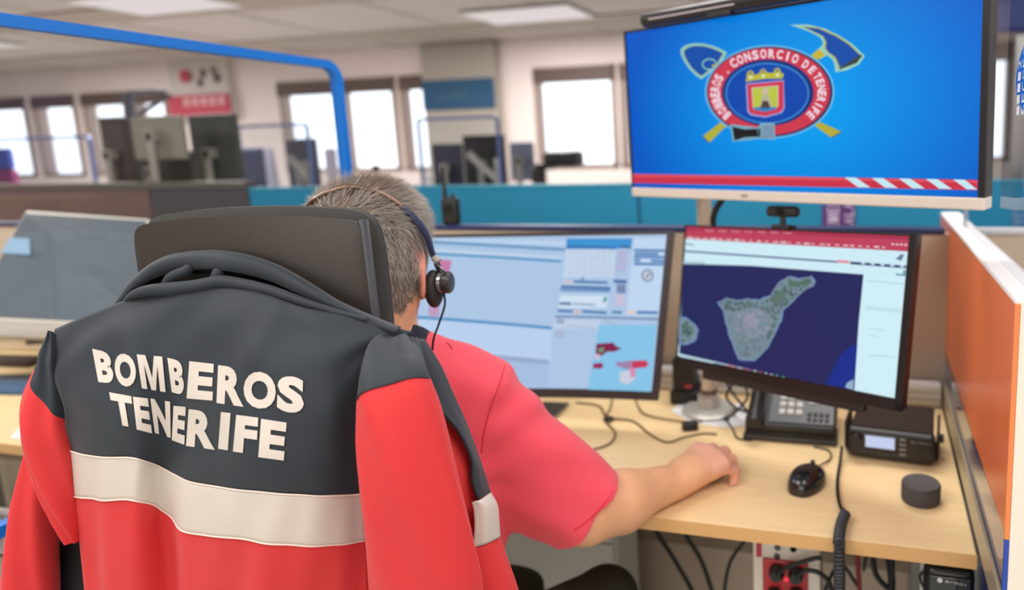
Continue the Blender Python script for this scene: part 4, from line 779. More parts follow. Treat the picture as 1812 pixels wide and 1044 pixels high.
# ---- call centre monitor (curved)
TR, BR = aty(1193, 408, 1.46), aty(1164, 709, 1.405); v = BR-TR; e = np.array((-math.cos(math.radians(10)), -math.sin(math.radians(10)), .0)); WD = .64
P0 = TR+e*WD; u = TR-P0; n = nrm(np.cross(v, u)); n = n if n.dot(CP-P0) > 0 else -n; U, V = nrm(u), nrm(v); lu, lv = WD, np.linalg.norm(v); bow = .028
m1 = thing('monitor', 'wide curved monitor full of pale blue dispatch windows beyond the head', 'monitor', (P0+u*.5)*np.array((1, 1, 0))+np.array((0, .06, .742)))
bw = lambda a: bow*(1-(2*a-1)**2)
def strip3(a0, a1, b0, b1, f, bk, name, m, N=24):
    F = [[P0+u*a+v*b+n*(f-bw(a)) for b in (b0, b1)] for a in np.linspace(a0, a1, N)]; B = [[P0+u*a+v*b+n*(bk-bw(a)) for b in (b0, b1)] for a in np.linspace(a0, a1, N)]
    mb = MB(); mb.grid(F); mb.grid(B, flip=True); o = 2*N
    for j in (0, 1): mb.f += [(2*i+j, 2*i+2+j, o+2*i+2+j, o+2*i+j) for i in range(N-1)]; mb.m += [0]*(N-1)
    mb.f += [(0, 1, o+1, o), (2*N-2, 2*N-1, o+2*N-1, o+2*N-2)]; mb.m += [0, 0]; return mb
strip3(0, 1, 0, 1, 0, -.02, '', 0).build('housing', mat('monitor_grey', (56, 54, 56), .4), m1)
fr = strip3(0, 1, 0, .022, .0022, -.001, '', 0)
for a in ((0, 1, .945, 1), (0, .014, 0, 1), (.974, 1, 0, 1)): q = strip3(*a, .0022, -.001, '', 0); fr.add(q.v, q.f)
fr.build('bezel', mat('monitor_grey'), m1)
c_ = P0+u*.5+v*.55-n*(.03+bow); ft = np.array((c_[0], 1.65, .742)); MB().tube([c_+n*.01, np.array((ft[0], ft[1], c_[2])), ft], .016, 14).lathe(ft, [(.045, 0), (.045, .008), (.02, .014), (0, .014)], None, 36).build('stand', DKG, m1)
s0, s1, t0, t1 = .014, .974, .022, .945
D = Disp(P0+u*s0+v*t0, u*(s1-s0), v*(t1-t0), 0); D.sub = 28
_w = D.w
def w1(a, b, l): A = s0+(s1-s0)*a; return D.P+D.u*a+D.v*b+D.n*(.0004+l*.00006-bw(A))
D.w = w1
def st1(x, y):
    d = ray(x, y); A = np.stack([D.u, D.v, -d], 1); a = .6
    for _ in range(4): k = np.linalg.solve(A, CP-(D.P-D.n*bw(s0+(s1-s0)*min(max(a, 0), 1)))); a = k[0]
    return k[0], k[1]
D.st = st1
D.fill(lambda a, b: (172, 198, 228), 28, 8)
q1 = lambda x, y: (740+x/2.983, 390+y/2.983)
def S1(x0, y0, x1, y1, h, col, n=10): D.strip(*q1(x0, y0), *q1(x1, y1), h/2.983 if np.isscalar(h) else (h[0]/2.983, h[1]/2.983), col, n)
S1(-300, 75, 775, 112, (24, 20), (190, 214, 238)); S1(-300, 107, 775, 148, 11, (70, 132, 180)); S1(-300, 128, 775, 162, 5, (150, 186, 216)); S1(-300, 150, 755, 192, 12, (196, 214, 236)); S1(-300, 165, 755, 210, 12, (64, 142, 196))
D.poly([q1(*p) for p in ((110, 205), (178, 210), (150, 350), (100, 330))], (196, 120, 165))
for k in range(8): S1(56, 410+k*12, 118-k, 414+k*12, 7, (200, 104, 150), 1)
S1(-300, 500, 705, 562, 13, (50, 130, 188)); S1(-300, 515, 705, 577, (160, 165), (184, 208, 238)); S1(-300, 678, 690, 742, 22, (150, 172, 206)); S1(-300, 674, 690, 738, 3, (110, 130, 160)); S1(-300, 704, 690, 768, 110, (166, 190, 226))
D.poly([q1(*p) for p in ((785, 95), (1130, 95), (1128, 130), (1060, 150), (783, 150))], (60, 146, 210)); S1(785, 132, 1045, 138, 14, (46, 112, 176)); S1(1065, 130, 1125, 134, 16, (54, 110, 170))
D.poly([q1(*p) for p in ((783, 155), (1045, 155), (1030, 300), (765, 300))], (194, 212, 234)); D.poly([q1(*p) for p in ((1140, 95), (1335, 92), (1275, 500), (1100, 500))], (190, 214, 240))
for k in range(6):
    for j in range(7): S1(800+j*34, 168+k*22, 800+j*34+rng.integers(8, 26), 168+k*22, 5, (164, 182, 212), 1)
for k in range(10): S1(1052-k, 160+k*11, 1112-k*1.5, 160+k*11, 6, (170, 160, 200) if k % 2 else (186, 176, 208), 1)
for k, (x0, y0, x1) in enumerate(((1140, 150, 1315), (1145, 168, 1270), (1140, 185, 1300), (1140, 202, 1175), (1230, 205, 1305), (1140, 222, 1300))): S1(x0, y0, x1, y0+3, 13, (66, 120, 178), 2)
D.poly([q1(*p) for p in el(1212, 290, 32, 34, 20)], (130, 140, 160)); D.poly([q1(*p) for p in el(1212, 290, 22, 24, 20)], (196, 210, 228)); D.poly([q1(*p) for p in ((1200, 300), (1222, 272), (1228, 280), (1208, 306))], (120, 130, 150))
S1(768, 318, 820, 320, 11, (222, 186, 186), 1); S1(825, 316, 1002, 322, 12, (56, 110, 168), 2); D.poly([q1(*p) for p in ((860, 310), (872, 296), (882, 312))], (70, 100, 140)); S1(756, 342, 1018, 350, 14, (60, 108, 166), 3); S1(754, 360, 1016, 366, 11, (84, 132, 186), 3)
D.poly([q1(*p) for p in ((750, 395), (1005, 395), (1000, 460), (745, 460))], (206, 224, 242)); S1(750, 430, 812, 432, 14, (70, 110, 150), 1); S1(820, 434, 940, 440, 9, (130, 160, 190), 1); D.poly([q1(*p) for p in ((976, 425), (990, 400), (1002, 405), (990, 435))], (60, 160, 130))
S1(740, 468, 820, 472, 13, (64, 116, 172), 1); S1(828, 472, 860, 474, 13, (224, 180, 160), 1); S1(868, 472, 998, 480, 13, (64, 116, 172), 1); S1(1025, 475, 1078, 478, 14, (80, 130, 176), 1); S1(1100, 475, 1155, 477, 12, (224, 196, 180), 1); S1(1155, 476, 1268, 478, 15, (70, 124, 184), 1)
S1(1036, 310, 1104, 314, 18, (70, 106, 160), 1); S1(1050, 335, 1098, 337, 48, (120, 136, 176), 1); S1(1046, 388, 1092, 390, 60, (200, 190, 216), 1)
S1(725, 500, 1275, 515, 10, (110, 130, 168), 3); D.poly([q1(*p) for p in ((722, 520), (965, 522), (960, 575), (715, 570))], (188, 206, 230)); S1(735, 515, 775, 518, 26, (150, 168, 196), 1); S1(725, 575, 775, 578, 40, (166, 184, 212), 1); S1(790, 552, 940, 566, 4, (150, 168, 196), 1); S1(980, 520, 1050, 540, 12, (160, 184, 206), 1)
D.poly([q1(*p) for p in ((958, 550), (1262, 550), (1228, 905), (900, 890), (930, 700))], (134, 196, 232)); S1(690, 742, 676, 880, 0, (0, 0, 0), 1)
MR = (128, 40, 78)
D.poly([q1(*p) for p in ((945, 648), (1035, 642), (1045, 660), (1078, 672), (1040, 690), (1000, 690), (975, 712), (940, 705))], MR); D.poly([q1(*p) for p in ((960, 672), (985, 665), (980, 695), (950, 690))], (110, 150, 120)); D.poly([q1(*p) for p in ((935, 700), (965, 706), (955, 735), (932, 725))], (206, 190, 210))
D.poly([q1(*p) for p in ((928, 752), (975, 748), (982, 770), (965, 780), (925, 776))], (150, 44, 90)); D.poly([q1(*p) for p in ((1100, 740), (1205, 735), (1220, 755), (1205, 772), (1140, 778), (1120, 760))], (200, 56, 92)); D.poly([q1(*p) for p in ((1045, 745), (1130, 740), (1140, 800), (1100, 780), (1050, 765))], (160, 130, 170)); D.poly([q1(*p) for p in ((1065, 800), (1140, 780), (1150, 830), (1110, 862), (1068, 850))], (200, 206, 224)); D.poly([q1(*p) for p in ((1120, 770), (1150, 780), (1150, 820), (1125, 830))], (214, 140, 176))
D.build('screen', m1)
# ================================================================ implicit surfaces for the person
class Field:
    def __init__(s, lo, hi, h):
        s.lo = np.array(lo, float); s.h = h; s.n = np.ceil((np.array(hi)-s.lo)/h).astype(int)+1; s.F = np.full(s.n, 1., np.float32)
    def sl(s, lo, hi):
        a = np.clip(((np.array(lo)-s.lo)/s.h).astype(int), 0, s.n-1); b = np.clip(np.ceil((np.array(hi)-s.lo)/s.h).astype(int)+1, 1, s.n)
        if (b <= a).any(): return None, None
        g = [np.float32(s.lo[i])+np.arange(a[i], b[i], dtype=np.float32)*np.float32(s.h) for i in range(3)]
        return tuple(slice(a[i], b[i]) for i in range(3)), np.stack(np.meshgrid(*g, indexing='ij'), -1)
    def mix(s, sl, d, k, sub=False):
        A = s.F[sl]
        if sub: s.F[sl] = np.maximum(A, -d); return
        hh = np.maximum(k-np.abs(A-d), 0)/k; s.F[sl] = np.minimum(A, d)-hh*hh*k*.25
    def cone(s, a, b, ra, rb, k=.02, flat=None):     # tapered capsule; flat=(axis, factor) squashes it along an axis
        a, b = np.array(a, float), np.array(b, float); R_ = max(ra, rb)*(max(1, 1/flat[1]) if flat else 1)+k+.02
        sl, P = s.sl(np.minimum(a, b)-R_, np.maximum(a, b)+R_)
        if sl is None: return
        ab = b-a; L = ab@ab; Q = (P-a).astype(np.float32); t = np.clip(Q@ab.astype(np.float32)/L, 0, 1); D_ = Q-t[..., None]*ab.astype(np.float32)
        if flat is not None:
            ax, f = np.array(flat[0], np.float32), flat[1]; q = D_@ax; D_ = D_+ax*(q*(1/f-1))[..., None]
        d = np.sqrt((D_*D_).sum(-1))-(ra+(rb-ra)*t); s.mix(sl, d.astype(np.float32), k)
    def ell(s, c, r, A=None, k=.02, sub=False):
        c = np.array(c, float); r = np.array(r, float); A = np.eye(3) if A is None else np.array(A); R_ = r.max()+k+.02; sl, P = s.sl(c-R_, c+R_)
        if sl is None: return
        q = (P-c).astype(np.float32)@A.T.astype(np.float32); k0 = np.sqrt(((q/r)**2).sum(-1)); k1 = np.sqrt(((q/(r*r))**2).sum(-1))+1e-9; s.mix(sl, (k0*(k0-1)/k1).astype(np.float32), k, sub)
    def mesh(s):
        F = s.F; I = F < 0; nx, ny, nz = F.shape; c = np.zeros((nx-1, ny-1, nz-1), np.uint8)
        for i in (0, 1):
            for j in (0, 1):
                for k in (0, 1): c += I[i:nx-1+i, j:ny-1+j, k:nz-1+k]
        act = (c > 0) & (c < 8); idx = np.argwhere(act); ids = np.full(act.shape, -1, np.int64); ids[act] = np.arange(len(idx))
        acc = np.zeros((len(idx), 3)); cnt = np.zeros(len(idx))
        co = [(i, j, k) for i in (0, 1) for j in (0, 1) for k in (0, 1)]
        for a in co:
            for ax in range(3):
                if a[ax]: continue
                b = list(a); b[ax] = 1; fa = F[tuple((idx+a).T)]; fb = F[tuple((idx+b).T)]; m = (fa < 0) != (fb < 0); t = np.where(m, fa/np.where(m, fa-fb, 1), 0)
                p = np.tile(np.array(a, float), (len(idx), 1)); p[:, ax] += t; acc[m] += p[m]; cnt[m] += 1
        V = s.lo+(idx+acc/cnt[:, None])*s.h; Q = []
        for ax in range(3):
            sl0 = [slice(1, -1)]*3; sl0[ax] = slice(0, -1); sl1 = [slice(1, -1)]*3; sl1[ax] = slice(1, None)
            A, B = I[tuple(sl0)], I[tuple(sl1)]; e = np.argwhere(A != B)
            if not len(e): continue
            base = e.copy(); oth = [q for q in range(3) if q != ax]
            for q in oth: base[:, q] += 1
            def cell(d1, d2): z = base.copy(); z[:, oth[0]] -= d1; z[:, oth[1]] -= d2; return ids[tuple(z.T)]
            qd = np.stack([cell(1, 1), cell(0, 1), cell(0, 0), cell(1, 0)], 1); fl = A[tuple(e.T)] ^ (ax == 1); qd[~fl] = qd[~fl][:, ::-1]; Q.append(qd)
        Q = np.concatenate(Q); Q = Q[(Q >= 0).all(1)]; return V, Q
def relax(V, Q, n=2, lam=.5):
    E = np.concatenate([Q[:, [0, 1]], Q[:, [1, 2]], Q[:, [2, 3]], Q[:, [3, 0]]]); E = np.concatenate([E, E[:, ::-1]])
    for _ in range(n):
        S_ = np.stack([np.bincount(E[:, 0], V[E[:, 1], i], len(V)) for i in range(3)], 1); c = np.bincount(E[:, 0], minlength=len(V))[:, None]; V = V+(S_/np.maximum(c, 1)-V)*lam
    return V
def vnormals(V, Q):
    N = np.cross(V[Q[:, 2]]-V[Q[:, 0]], V[Q[:, 3]]-V[Q[:, 1]]); S_ = sum(np.stack([np.bincount(Q[:, k], N[:, i], len(V)) for i in range(3)], 1) for k in range(4)); return S_/(np.linalg.norm(S_, axis=1, keepdims=True)+1e-12)
def mesh_obj(name, V, Q, m, parent, cols=None, smooth=True):
    me = bpy.data.meshes.new(name); o0 = ORG[parent.name]; n = len(Q); w = Q.shape[1]; V = np.asarray(V, np.float32)-o0.astype(np.float32)
    me.vertices.add(len(V)); me.vertices.foreach_set('co', V.ravel()); me.loops.add(n*w); me.loops.foreach_set('vertex_index', Q.ravel().astype(np.int32))
    me.polygons.add(n); me.polygons.foreach_set('loop_start', np.arange(0, n*w, w, dtype=np.int32)); me.materials.append(m)
    me.update(calc_edges=True); me.validate()
    me.polygons.foreach_set('use_smooth', [smooth]*len(me.polygons))
    if cols is not None:
        at = me.color_attributes.new('Col', 'FLOAT_COLOR', 'POINT'); at.data.foreach_set('color', np.concatenate([cols, np.ones((len(cols), 1))], 1).astype(np.float32).ravel())
    o = bpy.data.objects.new(name, me); COL.objects.link(o); o.parent = parent; ORG[o.name] = o0; return o
# ================================================================ the seated person
F_ = nrm((-.30, .954, 0)); R_r = nrm((.954, .30, 0)); UP = np.array((0, 0, 1.))
Hc = atd(658, 452, 1.035); ta = math.radians(16); Hu = UP*math.cos(ta)+F_*math.sin(ta); Hf = F_*math.cos(ta)-UP*math.sin(ta)
HA = np.array([R_r, Hf, Hu])
H = lambda r, f, u: Hc+R_r*r+Hf*f+Hu*u
Nb = atd(680, 610, 1.05)
SR = atd(842, 708, 1.08); d_ = SR-Nb; SLh = Nb+d_-R_r*2*(d_@R_r)
EL = atd(1040, 903, 1.13); WR = atz(1196, 851, .777); HS = 1.18
hd_ = nrm((.54, .84, 0)); lf = np.array((-hd_[1], hd_[0], 0))
root = np.array((Nb[0]-F_[0]*.05, Nb[1]-F_[1]*.05, 0)); hip = root+UP*.57
man = thing('person', 'seated person in red short sleeved shirt wearing a headset, gripping a mouse', 'person', root)
ELl = SLh+F_*.10-UP*.26-R_r*.03; WL = ELl+F_*.22-UP*.0+R_r*.04; WL[2] = .79; ELl[2] = max(ELl[2], .80)
# coarse part: head, neck, trunk, thighs inside the trousers, left arm
B = Field(np.minimum.reduce([SLh, root, ELl, hip+F_*.5-R_r*.3])-np.array((.14, .14, -.40)) if False else (Nb+(-.42, -.26, 0))*(1, 1, 0)+(0, 0, .42), (Nb[0]+.36, Nb[1]+.62, 1.46), .0048)
B.cone(hip, Nb-UP*.2, .105, .10, .03, (R_r, 1.2)); B.cone(Nb-UP*.2, Nb-UP*.08, .09, .06, .03, (R_r, 1.4)); B.cone(Nb-UP*.02, SR, .045, .052, .04); B.cone(Nb-UP*.02, SLh, .045, .052, .04)
B.cone(SR, SR+(EL-SR)*.75, .052, .046, .03)
for a, b, ra, rb in ((SLh, ELl, .052, .042), (ELl, WL, .042, .028)): B.cone(a, b, ra, rb, .02)
def arm_hand(B0, W, hd, side, curl=1., s=1.):
    curl0 = curl
    class B:
        cone = staticmethod(lambda a, b, ra, rb, k=.02, flat=None: B0.cone(W+(a-W)*s, W+(b-W)*s, ra*s, rb*s, k*s, flat)); ell = staticmethod(lambda c, r, A=None, k=.02: B0.ell(W+(c-W)*s, np.array(r)*s, A, k*s))     # side: +1 thumb on the left of the hand direction
    l = np.array((-hd[1], hd[0], 0))*side; K = W+hd*.083+UP*.016
    B.cone(W, W+hd*.03+UP*.006, .029, .030, .012, (UP, .74)); 
    for o_, r in ((.028, .0165), (.009, .0175), (-.011, .0165), (-.028, .0145)): B.cone(W+hd*.022+l*o_*.55+UP*.004, K+l*o_-hd*abs(o_)*.22-UP*(.001+.12*max(-o_, 0)), r+.003, r-.003, .012)
    B.cone(W+hd*.03+l*.004-UP*.004, W+hd*.068-l*.004-UP*.002, .024, .026, .015, (UP, .7))
    for i, (o_, L1, L2, L3, r) in enumerate(((.031, .036, .024, .019, .0092), (.0105, .040, .027, .020, .0094), (-.011, .036, .025, .020, .0090), (-.0305, .028, .020, .017, .0080))):
        p = K+l*o_-hd*abs(o_)*.22-UP*(.002+.15*max(-o_, 0)); sp = l*(o_*.22)
        a = .18*curl*(1.0, 1.1, 1.6, 2.2)[i]; curl = curl0*(1, 1.05, 1.2, 1.32)[i]; d1 = hd*math.cos(a)-UP*math.sin(a)+sp*2; d2 = hd*math.cos(a+.62*curl)-UP*math.sin(a+.62*curl)+sp; d3 = hd*math.cos(a+1.05*curl)-UP*math.sin(a+1.05*curl)
        q1_ = p+nrm(d1)*L1; q2 = q1_+nrm(d2)*L2; q3 = q2+nrm(d3)*L3*.8
        B.cone(p-hd*.012, q1_, r+.0022, r+.0006, .007); B.ell(p+UP*.003, (.0105, .0105, .008), None, .008); B.cone(q1_, q2, r+.0004, r-.0004, .003); B.cone(q2, q3, r-.0002, r-.0016, .003)
    t0 = W+hd*.022+l*.022-UP*.008; t1 = t0+hd*.030+l*.018-UP*.004; t2 = t1+hd*.028+l*.004-UP*.006; t3 = t2+hd*.020-l*.002-UP*.003
    B.cone(t0, t1, .0165, .0125, .012); B.cone(t1, t2, .0118, .0100, .004); B.cone(t2, t3, .0098, .0082, .003)
hdl = nrm(F_+R_r*.25); arm_hand(B, WL, hdl, -1, .5)
B.cone(Nb-UP*.06, H(0, -.022, -.075), .058, .054, .03); B.cone(Nb-UP*.03-F_*.02, H(0, -.035, -.05), .05, .052, .03)
# head
B.ell(H(0, -.006, .010), (.0795, .099, .100), HA, .02); B.ell(H(0, -.030, -.006), (.0765, .082, .086), HA, .02); B.ell(H(0, .035, -.035), (.058, .055, .072), HA, .025); B.ell(H(0, .055, -.085), (.040, .040, .032), HA, .025)
B.cone(H(-.045, .0, -.07), H(0, .075, -.098), .026, .022, .02); B.cone(H(.045, .0, -.07), H(0, .075, -.098), .026, .022, .02)
B.cone(H(0, .090, .0), H(0, .112, -.040), .010, .015, .01); B.ell(H(-.011, .103, -.044), (.009, .009, .008), HA, .006); B.ell(H(.011, .103, -.044), (.009, .009, .008), HA, .006)
B.cone(H(-.045, .078, .018), H(.045, .078, .018), .012, .012, .014); B.ell(H(-.03, .096, -.002), (.016, .012, .011), HA, .008, sub=True); B.ell(H(.03, .096, -.002), (.016, .012, .011), HA, .008, sub=True)
B.ell(H(-.03, .078, -.003), (.0135, .0135, .0125), HA, .003); B.ell(H(.03, .078, -.003), (.0135, .0135, .0125), HA, .003)
B.cone(H(-.020, .090, -.068), H(.020, .090, -.068), .0075, .0075, .006); B.cone(H(-.017, .089, -.080), H(.017, .089, -.080), .0085, .0085, .006)
for sg in (-1, 1):
    A2 = np.array([nrm(R_r*sg*.35-Hf), nrm(np.cross(Hu, nrm(R_r*sg*.35-Hf))), Hu]); B.ell(H(.082*sg, -.012, -.036), (.019, .0065, .032), A2, .006); B.ell(H(.088*sg, -.010, -.034), (.011, .005, .020), A2, .004, sub=True); B.ell(H(.081*sg, -.010, -.062), (.009, .006, .011), A2, .006)
V1, Q1 = B.mesh(); V1 = relax(V1, Q1, 3, .5)
# fine part: right forearm and hand, rooted inside the sleeve
lo = np.minimum(EL, WR)-.12; hi = np.maximum(EL, WR+hd_*.18)+.09; lo[2] = .7405; A_f = Field(lo, hi, .0021)
A_f.cone(SR+(EL-SR)*.6, EL, .047, .044, .02); A_f.cone(EL, EL+(WR-EL)*.35+np.array((.0, -.004, -.004)), .047, .050, .03); A_f.cone(EL+(WR-EL)*.35, WR, .049, .034, .03, (UP, .92)); A_f.ell(EL-nrm(WR-EL)*.012-UP*.01, (.034, .034, .034), None, .03)
arm_hand(A_f, WR, hd_, 1, 1.22, HS)
A_f.cone(WR-UP*.0+hd_*.004-lf*.020+UP*.012, WR+hd_*.006-lf*.020+UP*.014, .010, .009, .012)
V2, Q2 = A_f.mesh(); V2 = relax(V2, Q2, 4, .5); V2[:, 2] = np.maximum(V2[:, 2], .7412)
SK = lin((224, 166, 128))
def hl(V): q = (V-Hc); return q@R_r, q@Hf, q@Hu
r1, f1, u1 = hl(V1)
def scalp(r, f, u):
    near = (np.abs(r) < .12) & (np.abs(f) < .14) & (u > -.14)
    line = np.where(f < -.035, -.092, np.where(f < .03, -.092+(f+.035)/.065*.09, np.where(f < .055, .012+(f-.03)*1.2, .042+(f-.055)*1.6)))
    return near & (u > line)
C1 = np.tile(SK, (len(V1), 1)); head = (u1 > -.13) & (np.abs(r1) < .12) & (f1 > -.13) & (f1 < .15)
sc = scalp(r1, f1, u1) & (np.abs(r1) < .0825)
C1[sc] = lin((150, 128, 110)); bald = sc & ((r1+.0)**2/.036**2+(f1+.052)**2/.045**2+(u1-.07)**2/.04**2 < 1.4); C1[bald] = lin((172, 128, 104))
lips = head & (np.abs(r1) < .021) & (f1 > .090) & (u1 < -.066) & (u1 > -.083); C1[lips] = lin((198, 122, 106)); brow = head & (np.abs(np.abs(r1)-.030) < .017) & (f1 > .07) & (u1 > .016) & (u1 < .024); C1[brow] = lin((110, 96, 84)); ears = head & (np.abs(r1) > .079) & (f1 < .02); C1[ears] = lin((226, 150, 128))
for sg in (-1, 1):
    e_ = ((r1-.03*sg)**2+(f1-.090)**2+(u1+.003)**2); C1[(e_ < .0105**2) & (np.abs(u1+.003) < .0055)] = lin((225, 222, 215)); C1[((r1-.03*sg)**2+(u1+.003)**2 < .0045**2) & (f1 > .07)] = lin((60, 44, 34))
C2 = np.tile(lin((222, 166, 124)), (len(V2), 1)); q2 = V2-WR; al = q2@hd_; k_ = np.clip((al-.03)/.05, 0, 1)[:, None]; C2 = C2*(1-k_)+lin((226, 166, 140))*k_
skin = mat('skin', (214, 152, 118), .5, bump=.25, bscale=260, var=.10, vscale=26, attr='Col', spec=.35)
skin.node_tree.nodes['Principled BSDF'].inputs['Subsurface Weight'].default_value = .08; skin.node_tree.nodes['Principled BSDF'].inputs['Subsurface Radius'].default_value = (.01, .004, .002)
body = mesh_obj('body', np.concatenate([V1, V2]), np.concatenate([Q1, Q2+len(V1)]), skin, man, np.concatenate([C1, C2]))
# ---- hair strands, one part
hb = BVHTree.FromPolygons([tuple(v) for v in V1.tolist()], [tuple(q) for q in Q1.tolist()])
N1 = vnormals(V1, Q1); ctr_ = V1.mean(0)
if ((V1-Hc)[head]*N1[head]).sum() < 0: N1 = -N1; 
cand = np.where(sc & (np.abs(r1) < .082))[0]; NS = 30000; pick = cand[rng.integers(0, len(cand), NS)]
P = V1[pick]+rng.normal(0, .0016, (NS, 3)); N = N1[pick]; r_, f_, u_ = hl(P)
topness = np.clip((u_-.015)/.05, 0, 1)
flow = (-UP*(1-topness)[:, None]+(Hf*1.0+R_r*.25)*topness[:, None])+rng.normal(0, .22, (NS, 3))
cx = (r_+.0); cy = (f_+.045); sw = np.exp(-(cx**2+cy**2+(u_-.085)**2)/.035**2)[:, None]; flow += (np.cross(HA[2], P-H(0, -.045, .08))*22)*sw
flow -= N*(flow*N).sum(1)[:, None]; flow /= np.linalg.norm(flow, axis=1, keepdims=True)
Lh = (.010+.016*topness)*rng.uniform(.7, 1.25, NS)*np.where((u_ < -.05), .6, 1); lift = (.30+.45*topness+rng.uniform(0, .2, NS))
bdn = (cx**2/.034**2+(f_+.055)**2/.042**2+(u_-.07)**2/.045**2 < 1.2); keep = ~(bdn & (rng.random(NS) < .55)); 
sidev = np.cross(flow, N); wd = .00042; Vh = []; nseg = 3
for i in range(nseg+1):
    t = i/nseg; p = P+N*(Lh*lift*(t-.32*t*t))[:, None]*1.1+flow*(Lh*(.55*t+.45*t*t))[:, None]-N*.0006; ww = wd*(1-.75*t); Vh += [p-sidev*ww, p+sidev*ww]
Vh = np.stack(Vh, 1)[keep]; nh = len(Vh); Qh = np.concatenate([np.stack([np.arange(nh)*8+2*i, np.arange(nh)*8+2*i+1, np.arange(nh)*8+2*i+3, np.arange(nh)*8+2*i+2], 1) for i in range(nseg)])
g = rng.random(nh); brown = np.exp(-((r_[keep])**2+(f_[keep]+.045)**2+(u_[keep]-.075)**2)/.055**2); low = np.clip((-u_[keep]-.03)/.05, 0, 1)
mixb = np.clip(brown*1.15+low*.5+.16+rng.normal(0, .25, nh), 0, 1)[:, None]
Ch = (lin((198, 190, 178))*(.38+.8*g[:, None]**1.5))*(1-mixb)+lin((104, 82, 66))*(.45+.8*g[:, None])*mixb
hm = mat('grey_hair', (170, 160, 148), .5, attr='Col', spec=.35)
hair = mesh_obj('hair', Vh.reshape(-1, 3), Qh, hm, man, np.repeat(np.clip(Ch, 0, 1), 8, axis=0), smooth=False); hair['label'] = 'short grey hair, browner at the crown'
# ---- shirt
T = Field((Nb+(-.40, -.24, 0))*(1, 1, 0)+(0, 0, .50), (EL[0]+.10, Nb[1]+.36, Nb[2]+.07), .0046)
T.cone(hip-UP*.02, Nb-UP*.20, .142, .142, .05, (R_r, 1.14)); T.cone(Nb-UP*.19-R_r*.05, Nb-UP*.085+R_r*.0, .13, .085, .05, (R_r, 1.35)); T.cone(Nb-UP*.045-F_*.004, SR+UP*.004, .064, .063, .05); T.cone(Nb-UP*.045, SLh, .064, .063, .05)
ar = nrm(EL-SR); sle = atd(1040, 899, 1.13)
T2 = Field(T.lo, T.lo, T.h); T2.n = T.n; T2.F = np.full(T.n, 1., np.float32)
T2.cone(SR-ar*.02, sle+ar*.03, .066, .070, .03); T2.cone(SR+ar*.02-UP*.055, sle-UP*.012+ar*.03, .062, .058, .04)
T2.cone(SR-R_r*.02-UP*.09, SR+ar*.14-UP*.075, .055, .05, .04)
gx = [T.lo[i]+np.arange(T.n[i])*T.h for i in range(3)]; PP = np.stack(np.meshgrid(*gx, indexing='ij'), -1).astype(np.float32)
o1, o2 = atd(1088, 852, 1.135), atd(1001, 951, 1.125); cn = nrm(ar-nrm(o1-o2)*(ar@nrm(o1-o2))); om = (o1+o2)/2
T2.F = np.maximum(T2.F, ((PP-om.astype(np.float32))@cn.astype(np.float32)))
hh = np.maximum(.03-np.abs(T.F-T2.F), 0)/.03; T.F = np.minimum(T.F, T2.F)-hh*hh*.03*.25
# cloth folds: shallow ridges fanning out from the armpit over sleeve and back
ap = SR-UP*.10-R_r*.02; q = PP-ap.astype(np.float32); al = q@ar.astype(np.float32); ad = np.linalg.norm(q, axis=-1)+1e-6; dirn = np.arctan2(q@UP.astype(np.float32), q@R_r.astype(np.float32))
wv_ = np.sin(dirn*11+ad*26+1.2*np.sin(ad*30+dirn*2))*np.clip((ad-.04)/.1, 0, 1)*np.clip((.36-ad)/.12, 0, 1); wv2 = np.sin(PP[..., 2]*95+q@R_r.astype(np.float32)*34+2.2*np.sin(q@F_.astype(np.float32)*22))
T.F += (.0030*wv_+.0013*wv2).astype(np.float32)
seam = np.abs((PP-(SR+ar*.012).astype(np.float32))@ar.astype(np.float32)-.0)-.0012
T.F += np.where((seam < 0) & (q@R_r.astype(np.float32) > -.02), .0016, 0).astype(np.float32)
V3, Q3 = T.mesh(); V3 = relax(V3, Q3, 3, .5)
shirtm = mat('red_shirt_cotton', (236, 74, 90), .85, bump=.25, bscale=1400, sheen=.25, var=.03, vscale=14)
shirt = mesh_obj('shirt', V3, Q3, shirtm, man); shirt['label'] = 'coral red short sleeved shirt'
sb = BVHTree.FromPolygons([tuple(v) for v in V3.tolist()], [tuple(q_) for q_ in Q3.tolist()])
def on_shirt(x, y): d = nrm(ray(x, y)); h_ = sb.ray_cast(Vector(CP), Vector(d)); return np.array(h_[0])-d*.0006 if h_[0] is not None else None
for path in ([(893, 648), (886, 672), (876, 700), (864, 735), (856, 770), (852, 800)], [(1084, 868), (1072, 888), (1055, 908), (1036, 925), (1016, 938)], [(790, 606), (797, 612), (800, 618)]):
    p_ = [on_shirt(*p) for p in path]; p_ = [p for p in p_ if p is not None]
    if len(p_) > 2: MB().tube(crom(p_, 5), .0010, 6).build('stitched_seam', mat('seam_red', (206, 40, 60), .85), shirt, smooth=True)
del PP, q, al, ad, dirn, wv_, wv2, seam
# collar
cc_ = Nb+UP*.001-F_*.004; cup = nrm(UP+F_*.55); c1_ = nrm(np.cross(cup, F_)); c2_ = np.cross(cup, c1_)
G = []
for zz_, rr_ in ((-.016, .080), (-.004, .074), (.010, .069), (.021, .0665), (.023, .0635), (.008, .063)):
    G.append([cc_+cup*zz_+c1_*math.cos(q)*rr_*1.0+c2_*math.sin(q)*rr_*1.02 for q in np.linspace(0, 2*math.pi, 61)])
MB().grid(G).build('collar', mat('navy_collar', (30, 32, 46), .8, bump=.2, bscale=900), man, smooth=True)
